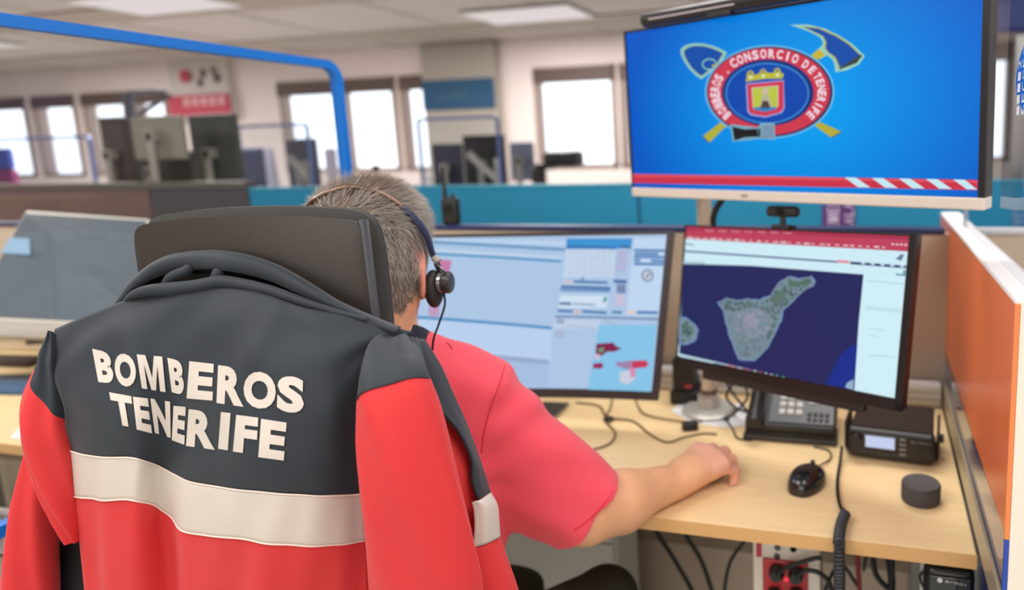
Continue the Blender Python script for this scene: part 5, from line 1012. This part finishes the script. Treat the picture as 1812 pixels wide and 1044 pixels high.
# ---- trousers and shoes
TR_ = Field((root+(-.5, -.30, 0))*(1, 1, 0)+(0, 0, .03), (root[0]+.36, root[1]+.78, .72), .008)
TR_.cone(hip-UP*.02-R_r*.06, hip-UP*.02+R_r*.06, .14, .14, .04)
kR = atd(1075, 1100, 1.40); kR[2] = .475; kL = hip+F_*.44-R_r*.14-UP*.06
for kk, sd_ in ((kR, 1), (kL, -1)):
    h0 = hip+R_r*.085*sd_-UP*.03; TR_.cone(h0, kk, .085, .064, .03); ft_ = kk+F_*.04; ft_[2] = .10; TR_.cone(kk, ft_, .062, .05, .02)
V4, Q4 = TR_.mesh(); V4 = relax(V4, Q4, 3, .5); tro = mesh_obj('trousers', V4, Q4, mat('dark_trousers', (50, 47, 38), .85, bump=.3, bscale=600), man); tro['label'] = 'dark olive black trousers'
for kk in (kR, kL):
    f0 = kk+F_*.04; f0[2] = 0; S_ = Field(f0-(.16, .16, 0)-UP*.01, f0+(.16, .30, .14), .006); S_.cone(f0-F_*.04+UP*.05, f0+F_*.15+UP*.035, .05, .038, .02); S_.F = np.maximum(S_.F, -(S_.lo[2]+np.arange(S_.n[2])*S_.h-.002)[None, None, :].astype(np.float32)); Vs, Qs = S_.mesh(); mesh_obj('shoe', relax(Vs, Qs, 2), Qs, mat('shoe_black', (24, 22, 22), .5), man)
# ---- headset: worn, but a thing of its own
hs_ = thing('headset', 'black single ear headset with blue band end worn over the grey hair', 'headset', H(.09, -.01, -.03))
def on_head(x, y, off):
    d = nrm(ray(x, y)); h_ = hb.ray_cast(Vector(CP), Vector(d)); 
    if h_[0] is None: h_ = hb.find_nearest(Vector(CP+d*1.05*1.1)); p = np.array(h_[0]); return p+nrm(p-Hc)*off
    p = np.array(h_[0]); return p+nrm(p-Hc)*off
vis = [on_head(x-4, y+7, .0125) for x, y in ((757, 447), (744, 412), (722, 382), (694, 358), (660, 342), (628, 337))]
cupc = atd(768, 511, 1.035)
top = vis[-1]; lft = []
for k in range(1, 8):
    t = k/7; p = lerp(top, H(-.085, -.01, -.02), t); dn = nrm(p-Hc); h_ = hb.ray_cast(Vector(Hc+dn*.3), Vector(-dn)); lft.append(np.array(h_[0])+dn*.0125)
up0 = atd(776, 470, 1.035); band = [up0, atd(765, 452, 1.035)]+vis[1:]+lft
Bp = crom(band, 6); nB = len(Bp)
def ribbon(Pts, wdt, th):
    g0 = []
    for i, p in enumerate(Pts):
        t = nrm(Pts[min(i+1, len(Pts)-1)]-Pts[max(i-1, 0)]); o_ = nrm(p-Hc); s_ = nrm(np.cross(t, o_)); w_ = wdt if np.isscalar(wdt) else wdt[i]; g0.append([p+s_*w_+o_*0, p+s_*w_*.8+o_*th, p-s_*w_*.8+o_*th, p-s_*w_, p-s_*w_*.8-o_*th*.3, p+s_*w_*.8-o_*th*.3, p+s_*w_])
    return g0
MB().grid(ribbon(Bp[14:], .0040, .0035)).build('headband', mat('band_metal', (120, 92, 76), .3, .7), hs_, smooth=True)
i1 = 22; MB().grid(ribbon(Bp[3:i1], [.0045+.002*math.sin(math.pi*k/(i1-3)) for k in range(i1-3)], .004)).build('band_pad', mat('band_blue', (38, 44, 78), .5), hs_, smooth=True)
MB().tube(crom([Bp[2]+0, up0-UP*.004, atd(782, 482, 1.03), atd(786, 494, 1.03)], 5), .0048, 10).build('hinge', GLOSSB, hs_, smooth=True)
MB().tube([atd(768, 455, 1.03), atd(776, 463, 1.03)], .006, 10).build('slider', mat('slider_grey', (168, 164, 156), .35, .4), hs_, smooth=A_)
ea = nrm(R_r+F_*-.05); eb = nrm(UP-ea*(UP@ea)+F_*.0); ec = np.cross(ea, eb)
E2 = Field(cupc-.06, cupc+.06, .0022); E2.ell(cupc, (.0125, .022, .030), np.array([ea, ec, eb]), .01); Ve, Qe = E2.mesh(); pad = mesh_obj('ear_pad', relax(Ve, Qe, 2), Qe, mat('ear_pad', (36, 34, 34), .6, bump=.2), hs_)
oc = atd(784, 500, 1.03); MB().lathe(oc-ea*.006, [(.013, 0), (.0155, .001), (.0155, .006), (.013, .007)], (eb, ec, ea), 30).build('silver_ring', mat('ring_silver', (200, 196, 188), .25, .8), hs_, smooth=A_)
MB().lathe(oc+ea*.001, [(.015, 0), (.017, .002), (.017, .009), (.014, .012), (0, .013)], (eb, ec, ea), 30).build('ear_cup', mat('cup_black', (48, 42, 40), .35), hs_, smooth=A_)
MB().tube(crom([oc-UP*.016, atd(787, 540, 1.03), atd(776, 575, 1.03), atd(767, 602, 1.02), atd(764, 640, 1.04)], 8), .0016, 8).build('lead', CABLE, hs_, smooth=True)
mc2 = oc-R_r*.012; MB().tube(crom([mc2, mc2+Hf*.05-R_r*.012-Hu*.012, mc2+Hf*.10-R_r*.035-Hu*.022], 8), .0022, 8).build('microphone_boom', BLACK, hs_, smooth=True)
# ---- mouse under the right hand
mouse(WR*(1, 1, 0)+hd_*.098+lf*.020+np.array((0, 0, .7405)), hd_, 'dark computer mouse held under the right hand', .78)
# ================================================================ office chair
cr_ = nrm((.97, .243, 0)); cn_ = np.array((cr_[1], -cr_[0], 0))
oc_ = atd(440, 470, .875); chair = thing('office_chair', 'black high backed office chair carrying the red and navy jacket', 'chair', (oc_[0]-cn_[0]*.24, oc_[1]-cn_[1]*.24, 0))
def pad_(c, r, u, n, w, h, T, crown=0., bend=0., e=6, nu=40, nv=40, taper=0, edge=.35):
    F1, F2 = [], []
    for i in range(nu+1):
        a, b_ = [], []
        for j in range(nv+1):
            s, t = math.sin((i/nu*2-1)*math.pi/2), math.sin((j/nv*2-1)*math.pi/2)
            m_ = max((abs(s)**e+abs(t)**e)**(1/e), 1e-6); k = max(abs(s), abs(t))/m_ ; s2, t2 = s*k, t*k
            th = T*(1-(1-edge)*max(abs(s), abs(t))**14) if max(abs(s), abs(t)) < .9999 else T*edge
            ww = w*(1+taper*(-t2)); p = np.array(c)+r*s2*ww+u*(t2*h+crown*(1-s2*s2)*(t2 > 0)*t2)+n*(-bend*s2*s2)
            a.append(p+n*th/2); b_.append(p-n*th/2)
        F1.append(a); F2.append(b_)
    mb = MB(); mb.grid(F1); mb.grid(F2, flip=True); o = (nu+1)*(nv+1); W_ = nv+1
    rg = [(i, 0) for i in range(nu)]+[(nu, j) for j in range(nv)]+[(i, nv) for i in range(nu, 0, -1)]+[(0, j) for j in range(nv, 0, -1)]
    for k in range(len(rg)): p, q = rg[k], rg[(k+1) % len(rg)]; mb.f.append((p[0]*W_+p[1], q[0]*W_+q[1], o+q[0]*W_+q[1], o+p[0]*W_+p[1])); mb.m.append(0)
    return mb
zt_ = atd(440, 396, .875)[2]; zb_ = .56; hc_ = (zt_-zb_)/2; cc2 = atd(438, 470, .875); cc2 = np.array((cc2[0], cc2[1], (zt_+zb_)/2))
shellm = mat('chair_shell', (50, 44, 39), .42, bump=.2, bscale=500); padm = mat('chair_pad', (52, 52, 49), .75, bump=.3, bscale=900)
rim = mat('chair_rim', (46, 46, 52), .6)
hb_ = pad_(cc2, cr_, UP, cn_, .152, hc_, .014, .012, .012, e=26).build('back_shell', shellm, chair, smooth=A_)
pad_(cc2-cn_*.030+UP*.004, cr_, UP, cn_, .160, hc_+.004, .040, .013, .012, e=16).build('back_cushion', padm, chair, smooth=A_)
MB().tube([cc2+cr_*.150+UP*(hc_+.001)-cn_*.014, cc2+cr_*.1545+UP*(hc_*.3)-cn_*.014, cc2+cr_*.156-UP*hc_*.9-cn_*.014], .0062, 10).build('side_trim', rim, chair, smooth=True)
sc_ = np.array((cc2[0], cc2[1], .47))-cn_*.28
pad_(sc_, cr_, -cn_, UP, .24, .235, .075, 0, 0, e=5).build('seat', padm, chair, smooth=A_)
MB().box(cc2-UP*(hc_-.02)-cn_*.06+UP*0, (.05, .02, .12), (cr_, cn_, UP), .01).box(sc_-UP*.05, (.10, .12, .015), (cr_, cn_, UP), .006).box((cc2+sc_)/2*(1, 1, 0)+UP*.43, (.03, .16, .012), (cr_, cn_, UP), .005).build('mechanism', DKG, chair)
MB().lathe((sc_[0], sc_[1], .08), [(.03, 0), (.03, .12), (.018, .13), (.018, .35)], None, 24).build('gas_column', GLOSSB, chair, smooth=A_)
for k in range(5):
    q = 2*math.pi*k/5+.3; dv = np.array((math.cos(q), math.sin(q), 0)); b0 = np.array((sc_[0], sc_[1], .105)); e_ = MB().tube([b0, b0+dv*.28-UP*.035], [.026, .016], 10).build('base_arm', BLACK, chair, smooth=A_)
    w0 = b0+dv*.28; w0[2] = .03; MB().tube([w0+np.cross(dv, UP)*.02, w0-np.cross(dv, UP)*.02], .029, 18).build('caster', DKG, e_, smooth=A_)
# ================================================================ the jacket
jk = thing('jacket', 'navy and red fire brigade jacket with white stripe hung over the office chair', 'jacket', (cc2[0]+cn_[0]*.05, cc2[1]+cn_[1]*.05, .60))
navyc = mat('navy_softshell', (27, 37, 45), .7, bump=.12, bscale=1300, sheen=.12); redc = mat('red_softshell', (212, 44, 46), .72, bump=.12, bscale=1300, sheen=.1); refl = mat('reflective_tape', (208, 199, 188), .5, bump=.08, bscale=900); darkc = mat('lining_and_crease_shade', (26, 24, 30), .8)  # darkc serves the inner lining and the painted collar crease
cols_x = None
RW = [
 ([(97, 582), (165, 553), (230, 528), (300, 512), (380, 508), (460, 518), (540, 543), (628, 562), (735, 588)], .835),
 ([(96, 640), (162, 622), (232, 600), (302, 590), (380, 590), (455, 600), (530, 615), (600, 632), (654, 630)], .812),
 ([(106, 700), (165, 698), (236, 694), (306, 690), (380, 695), (450, 705), (520, 715), (588, 720), (642, 708)], .800),
 ([(115, 752), (170, 755), (240, 757), (306, 766), (372, 783), (442, 797), (515, 805), (582, 806), (637, 796)], .798),
 ([(122, 797), (172, 808), (240, 811), (290, 828), (335, 851), (420, 866), (510, 874), (580, 877), (641, 874)], .804),
 ([(133, 878), (175, 884), (240, 884), (288, 903), (328, 938), (410, 952), (500, 962), (580, 966), (646, 957)], .812),
 ([(142, 965), (185, 968), (245, 972), (295, 988), (338, 1008), (415, 1018), (500, 1025), (580, 1026), (651, 1022)], .824),
 ([(150, 1060), (195, 1062), (250, 1066), (300, 1078), (345, 1095), (420, 1100), (500, 1104), (580, 1104), (655, 1100)], .838),
 ([(165, 1250), (205, 1254), (258, 1258), (305, 1265), (350, 1275), (425, 1280), (500, 1282), (580, 1280), (650, 1275)], .862)]
CM = [.022, .002, -.002, .024, .006, -.014, -.012, .002, .032]
ctrl = []
for i, (row, d0) in enumerate(RW):
    k = [0, .35, .8, 1, 1.1, 1.15, 1.1, 1, .9][i]; ctrl.append([atd(x, y, d0+(CM[j]*k if j not in (0, 8) else CM[j]*max(k, .6))) for j, (x, y) in enumerate(row)])
NU = 12; G = surf(ctrl, NU, NU); gi, gj = np.meshgrid(np.arange(G.shape[0])/NU, np.arange(G.shape[1])/NU, indexing='ij')
nd = R@np.array((0, 0, 1.))
wr_ = .0045*np.sin(gj*2.9+gi*.5+.8*np.sin(gj*1.3))*np.clip((gi-4)/2.5, 0, 1)+.0012*np.sin(gj*7+gi*1.1)*np.clip(gi-3.5, 0, 1)+.0022*np.sin(gi*5+gj*2.4+1.3*np.sin(gj*1.7))*np.exp(-((gi-.7)/.9)**2)+.0035*np.exp(-((gj-6.6-(gi-1)*.5)/.35)**2)*np.clip(2.6-gi, 0, 1)+.002*np.sin(gj*2.2-gi*3.1)*np.exp(-((gi-2.2)/1.2)**2)
wr_ += .006*np.exp(-((gj-5.6+(gi)*.55)/.28)**2)*np.exp(-((gi-1.1)/1.0)**2)+.004*np.exp(-((gj-1.6-(gi)*.3)/.3)**2)*np.exp(-((gi-1.3)/1.2)**2)
G = G+nd*wr_[..., None]
Gy, Gb, Gr = G[:4*NU+1], G[4*NU:5*NU+1], G[5*NU:]
yoke = sheet(MB(), Gy, .003, nd).build('yoke', navyc, jk, smooth=True); yoke['label'] = 'navy upper back'
bnd = sheet(MB(), Gb+nd*.0012, .003, nd).build('reflective_stripe', refl, jk, smooth=True)
sheet(MB(), Gr, .003, nd).build('lower_back', redc, jk, smooth=True)
MB().tube(Gb[0]+nd*.0014, .0010, 6).tube(Gb[-1]+nd*.0014, .0010, 6).build('stripe_piping', mat('piping_pale', (236, 214, 200), .6), bnd, smooth=True)
gv = G.reshape(-1, 3); nvv = G.shape[1]; gf = [(i*nvv+j, i*nvv+j+1, (i+1)*nvv+j+1, (i+1)*nvv+j) for i in range(G.shape[0]-1) for j in range(nvv-1)]
jb = BVHTree.FromPolygons([tuple(p) for p in gv.tolist()], gf)
def on_jacket(x, y, off): d = nrm(ray(x, y)); h_ = jb.ray_cast(Vector(CP), Vector(d)); return np.array(h_[0])-d*off if h_[0] is not None else atd(x, y, .79)
LT = [('B', (163, 617), (199, 625), (201, 679), (174, 676)), ('O', (201, 622), (240, 630), (241, 686), (205, 682)), ('M', (242, 627), (287, 631), (293, 694), (251, 687)), ('B', (296, 633), (326, 640), (325, 700), (304, 694)), ('E', (335, 639), (379, 644), (376, 709), (330, 705)), ('R', (386, 646), (431, 652), (431, 720), (383, 713)), ('O', (433, 654), (489, 662), (487, 727), (429, 719)), ('S', (492, 663), (539, 669), (537, 733), (489, 727)),
      ('T', (193, 694), (232, 701), (240, 757), (204, 751)), ('E', (235, 702), (262, 705), (269, 767), (242, 760)), ('N', (266, 705), (301, 711), (302, 775), (274, 766)), ('E', (307, 718), (329, 720), (326, 787), (304, 779)), ('R', (334, 724), (379, 729), (380, 796), (329, 789)), ('I', (391, 729), (408, 731), (403, 797), (386, 794)), ('F', (418, 734), (457, 739), (453, 805), (412, 799)), ('E', (462, 741), (508, 748), (502, 815), (457, 809))]
mb = MB()
for ch, tl, tr_, br, bl in LT:
    Vg, Fg, _ = glyph_unit(ch, .052); tl, tr_, br, bl = map(np.array, (tl, tr_, br, bl)); vs = []
    for a, b_ in Vg: p = lerp(lerp(tl, tr_, a), lerp(bl, br, a), 1-b_); vs.append(on_jacket(p[0], p[1], .0015))
    mb.add(vs, Fg)
mb.build('lettering', refl, jk, fixn=False)
def sleeve(name, st, m, split=None, m2=None, t=.030, n=36, fold=.0028, lab=None, ph=0):
    L = crom([atd(*s[0], s[2]) for s in st], 12); Rg = crom([atd(*s[1], s[2]) for s in st], 12); TT = np.interp(np.arange(len(L)), np.arange(len(st))*12, [s[3] if len(s) > 3 else t for s in st]); G_ = []
    for i in range(len(L)):
        c = (L[i]+Rg[i])/2; a = (Rg[i]-L[i])/2; row = []; ax = nrm((L[min(i+1, len(L)-1)]+Rg[min(i+1, len(L)-1)]-L[max(i-1, 0)]-Rg[max(i-1, 0)])); b = nrm(np.cross(ax, nrm(a))); b = b if b@nd > 0 else -b
        for k in range(n+1):
            q = 2*math.pi*k/n; w_ = 1+.05*math.sin(3*q+i*.05+ph); row.append(c+a*math.cos(q)+b*TT[i]*math.sin(q)*w_+b*fold*math.sin(q*5+i*.13+ph))
        G_.append(row)
    G_ = np.array(G_); o = []
    if split is None: o.append(MB().grid(G_).build(name, m, jk, smooth=True))
    else:
        k = split*12; o.append(MB().grid(G_[:k+1]).build('shoulder_cap', m2, jk, smooth=True)); o.append(MB().grid(G_[k:]).build(name, m, jk, smooth=True))
    return G_, o
RS = [((694, 588), (738, 600), .850, .001), ((655, 607), (745, 614), .826, .008), ((639, 655), (752, 640), .800, .022), ((637, 715), (757, 668), .778, .034), ((636, 778), (778, 730), .776, .036), ((641, 855), (808, 850), .782, .038), ((648, 950), (836, 955), .794, .038), ((658, 1050), (852, 1050), .806, .038), ((668, 1170), (846, 1175), .822, .036), ((680, 1320), (826, 1320), .845, .032)]
GS, o = sleeve('sleeve', RS, redc, 3, navyc)
MB().tube(GS[3*12][:15]+nd*.0012, .0011, 6).build('seam', mat('seam_navy', (34, 40, 50), .8), o[0], smooth=True)
LS = [((90, 586), (100, 592), .842, .006), ((76, 618), (110, 660), .832, .018), ((67, 650), (121, 741), .826, .024), ((54, 702), (126, 785), .826, .028), ((60, 772), (130, 838), .832, .026), ((82, 850), (135, 890), .838, .022), ((104, 908), (139, 928), .842, .016), ((121, 953), (140, 957), .846, .010)]
GL, o = sleeve('sleeve', LS, redc, 2, navyc, ph=1.5)
for g_ in (GL,): MB().add(g_[-1], [tuple(range(len(g_[-1])-1))]).build('cuff_end', redc, o[1])
FL = [((64, 735), (104, 750), .868, .010), ((57, 800), (104, 822), .866, .020), ((40, 880), (98, 895), .866, .026), ((23, 975), (92, 980), .868, .028), ((10, 1050), (90, 1052), .872, .028), ((-8, 1160), (88, 1160), .88, .026), ((-14, 1280), (84, 1280), .89, .02)]
sleeve('front_flap', FL, redc, ph=.7)
sheet(MB(), surf([[atd(x, y, .90) for x in (60, 100, 150, 200)] for y in (800, 900, 1044, 1250)], 4, 4), .003, nd).build('lining', darkc, jk, smooth=True)
# right front half: red panel, navy opening edge, stripe
def panel(rows, m, name, off=0., n=8): return sheet(MB(), surf([[atd(x, y, d+off) for x, y, d in r] for r in rows], n, n), .004, nd).build(name, m, jk, smooth=True)
IN = [(728, 598, .835), (757, 664, .832), (778, 720, .832), (815, 764, .836), (836, 810, .842), (837, 847, .846), (848, 884, .85)]
OUT = [(752, 600, .862), (780, 645, .872), (800, 690, .876), (826, 748, .88), (851, 815, .886), (861, 846, .888), (869, 871, .89)]
panel([[i_, ((i_[0]+o_[0])/2, (i_[1]+o_[1])/2, (i_[2]+o_[2])/2-.006), o_] for i_, o_ in zip(IN, OUT)], navyc, 'front_placket', 0, 8)
panel([[(700, 660, .84), (735, 662, .838), (762, 662, .852)], [(720, 740, .84), (755, 735, .836), (788, 720, .852)], [(740, 830, .84), (790, 815, .836), (842, 808, .862)], [(750, 890, .845), (800, 885, .842), (853, 882, .868)], [(760, 975, .85), (805, 972, .846), (848, 966, .868)]], redc, 'front_panel')
panel([[(835, 890, .842), (850, 884, .848), (869, 871, .885)], [(838, 905, .842), (862, 896, .85), (881, 893, .885)], [(840, 935, .842), (864, 930, .852), (884, 922, .885)], [(836, 970, .845), (862, 962, .854), (886, 950, .885)]], refl, 'front_stripe', -.002, 6)
panel([[(770, 970, .845), (825, 972, .843), (862, 962, .856), (885, 950, .888)], [(780, 1010, .85), (835, 1010, .846), (880, 1000, .862), (903, 1000, .892)], [(790, 1060, .855), (845, 1060, .85), (895, 1055, .866), (921, 1055, .896)], [(800, 1250, .87), (860, 1250, .868), (930, 1250, .88), (975, 1250, .91)]], redc, 'front_lower')
# collar over the chair shell: rolled crest with a valley between it and the yoke
AR = [(214, 532), (232, 500), (262, 474), (300, 456), (345, 448), (390, 447), (440, 455), (490, 473), (545, 503), (600, 536), (655, 562), (706, 582)]
def below(x, y, dx, dy): return (x+dx, y+dy)
c_r = []
n_ = len(AR)
for i, (x, y) in enumerate(AR):
    e = math.sin(math.pi*min(max((i)/(n_-1), 0), 1)); j = i/(n_-1)*8
    yo = np.interp(x, [97, 165, 230, 300, 380, 460, 540, 620, 694], [582, 553, 528, 512, 508, 518, 543, 566, 578])
    val = (yo-y)
    c_r.append([atd(x, y+26, .868), atd(x+1, y+3, .866), atd(x, y, .856), atd(x-1, y+7*(.5+.5*e), .842), atd(x-2, y+7+val*.32, .846), atd(x-2, y+val*.62+2, .866+.012*e), atd(x-1, y+val*.85+2, .862+.006*e), atd(x, yo+3, .843)])
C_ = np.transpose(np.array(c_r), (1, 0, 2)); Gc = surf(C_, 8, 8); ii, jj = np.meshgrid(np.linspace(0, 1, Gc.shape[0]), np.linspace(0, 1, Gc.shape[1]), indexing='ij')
Gc = Gc+nd*(.0022*np.sin(jj*24+ii*5)*np.sin(ii*math.pi)+.004*np.sin(jj*11+2)*np.exp(-((ii-.65)/.14)**2))[..., None]
sheet(MB(), Gc[:33], .003, nd).build('collar', navyc, jk, smooth=True)
sheet(MB(), Gc[32:51], .003, nd).build('collar_crease_shade', darkc, jk, smooth=True); sheet(MB(), Gc[50:], .003, nd).build('collar_base', navyc, jk, smooth=True)  # valley rows coloured near black to paint the shade in the crease
fold = crom([atd(*p) for p in ((222, 532, .838), (240, 520, .832), (268, 513, .83), (300, 511, .832), (345, 506, .834), (390, 498, .838), (430, 503, .84), (480, 514, .838), (540, 535, .836), (600, 553, .836), (650, 566, .838))], 8)
MB().tube(fold, np.interp(np.arange(len(fold)), [0, 12, 24, 50, len(fold)-1], [.003, .0065, .008, .007, .003]), 12).build('collar_fold', navyc, jk, smooth=True)
for pts_ in (((286, 512, .842), (304, 490, .838), (330, 478, .842), (338, 464, .85)), ((372, 506, .845), (384, 486, .842), (392, 470, .848), (388, 458, .852))):
    P_ = crom([atd(*p) for p in pts_], 6); MB().tube(P_, [.0035+.003*math.sin(math.pi*k/(len(P_)-1)) for k in range(len(P_))], 12).build('collar_pleat', navyc, jk, smooth=True)
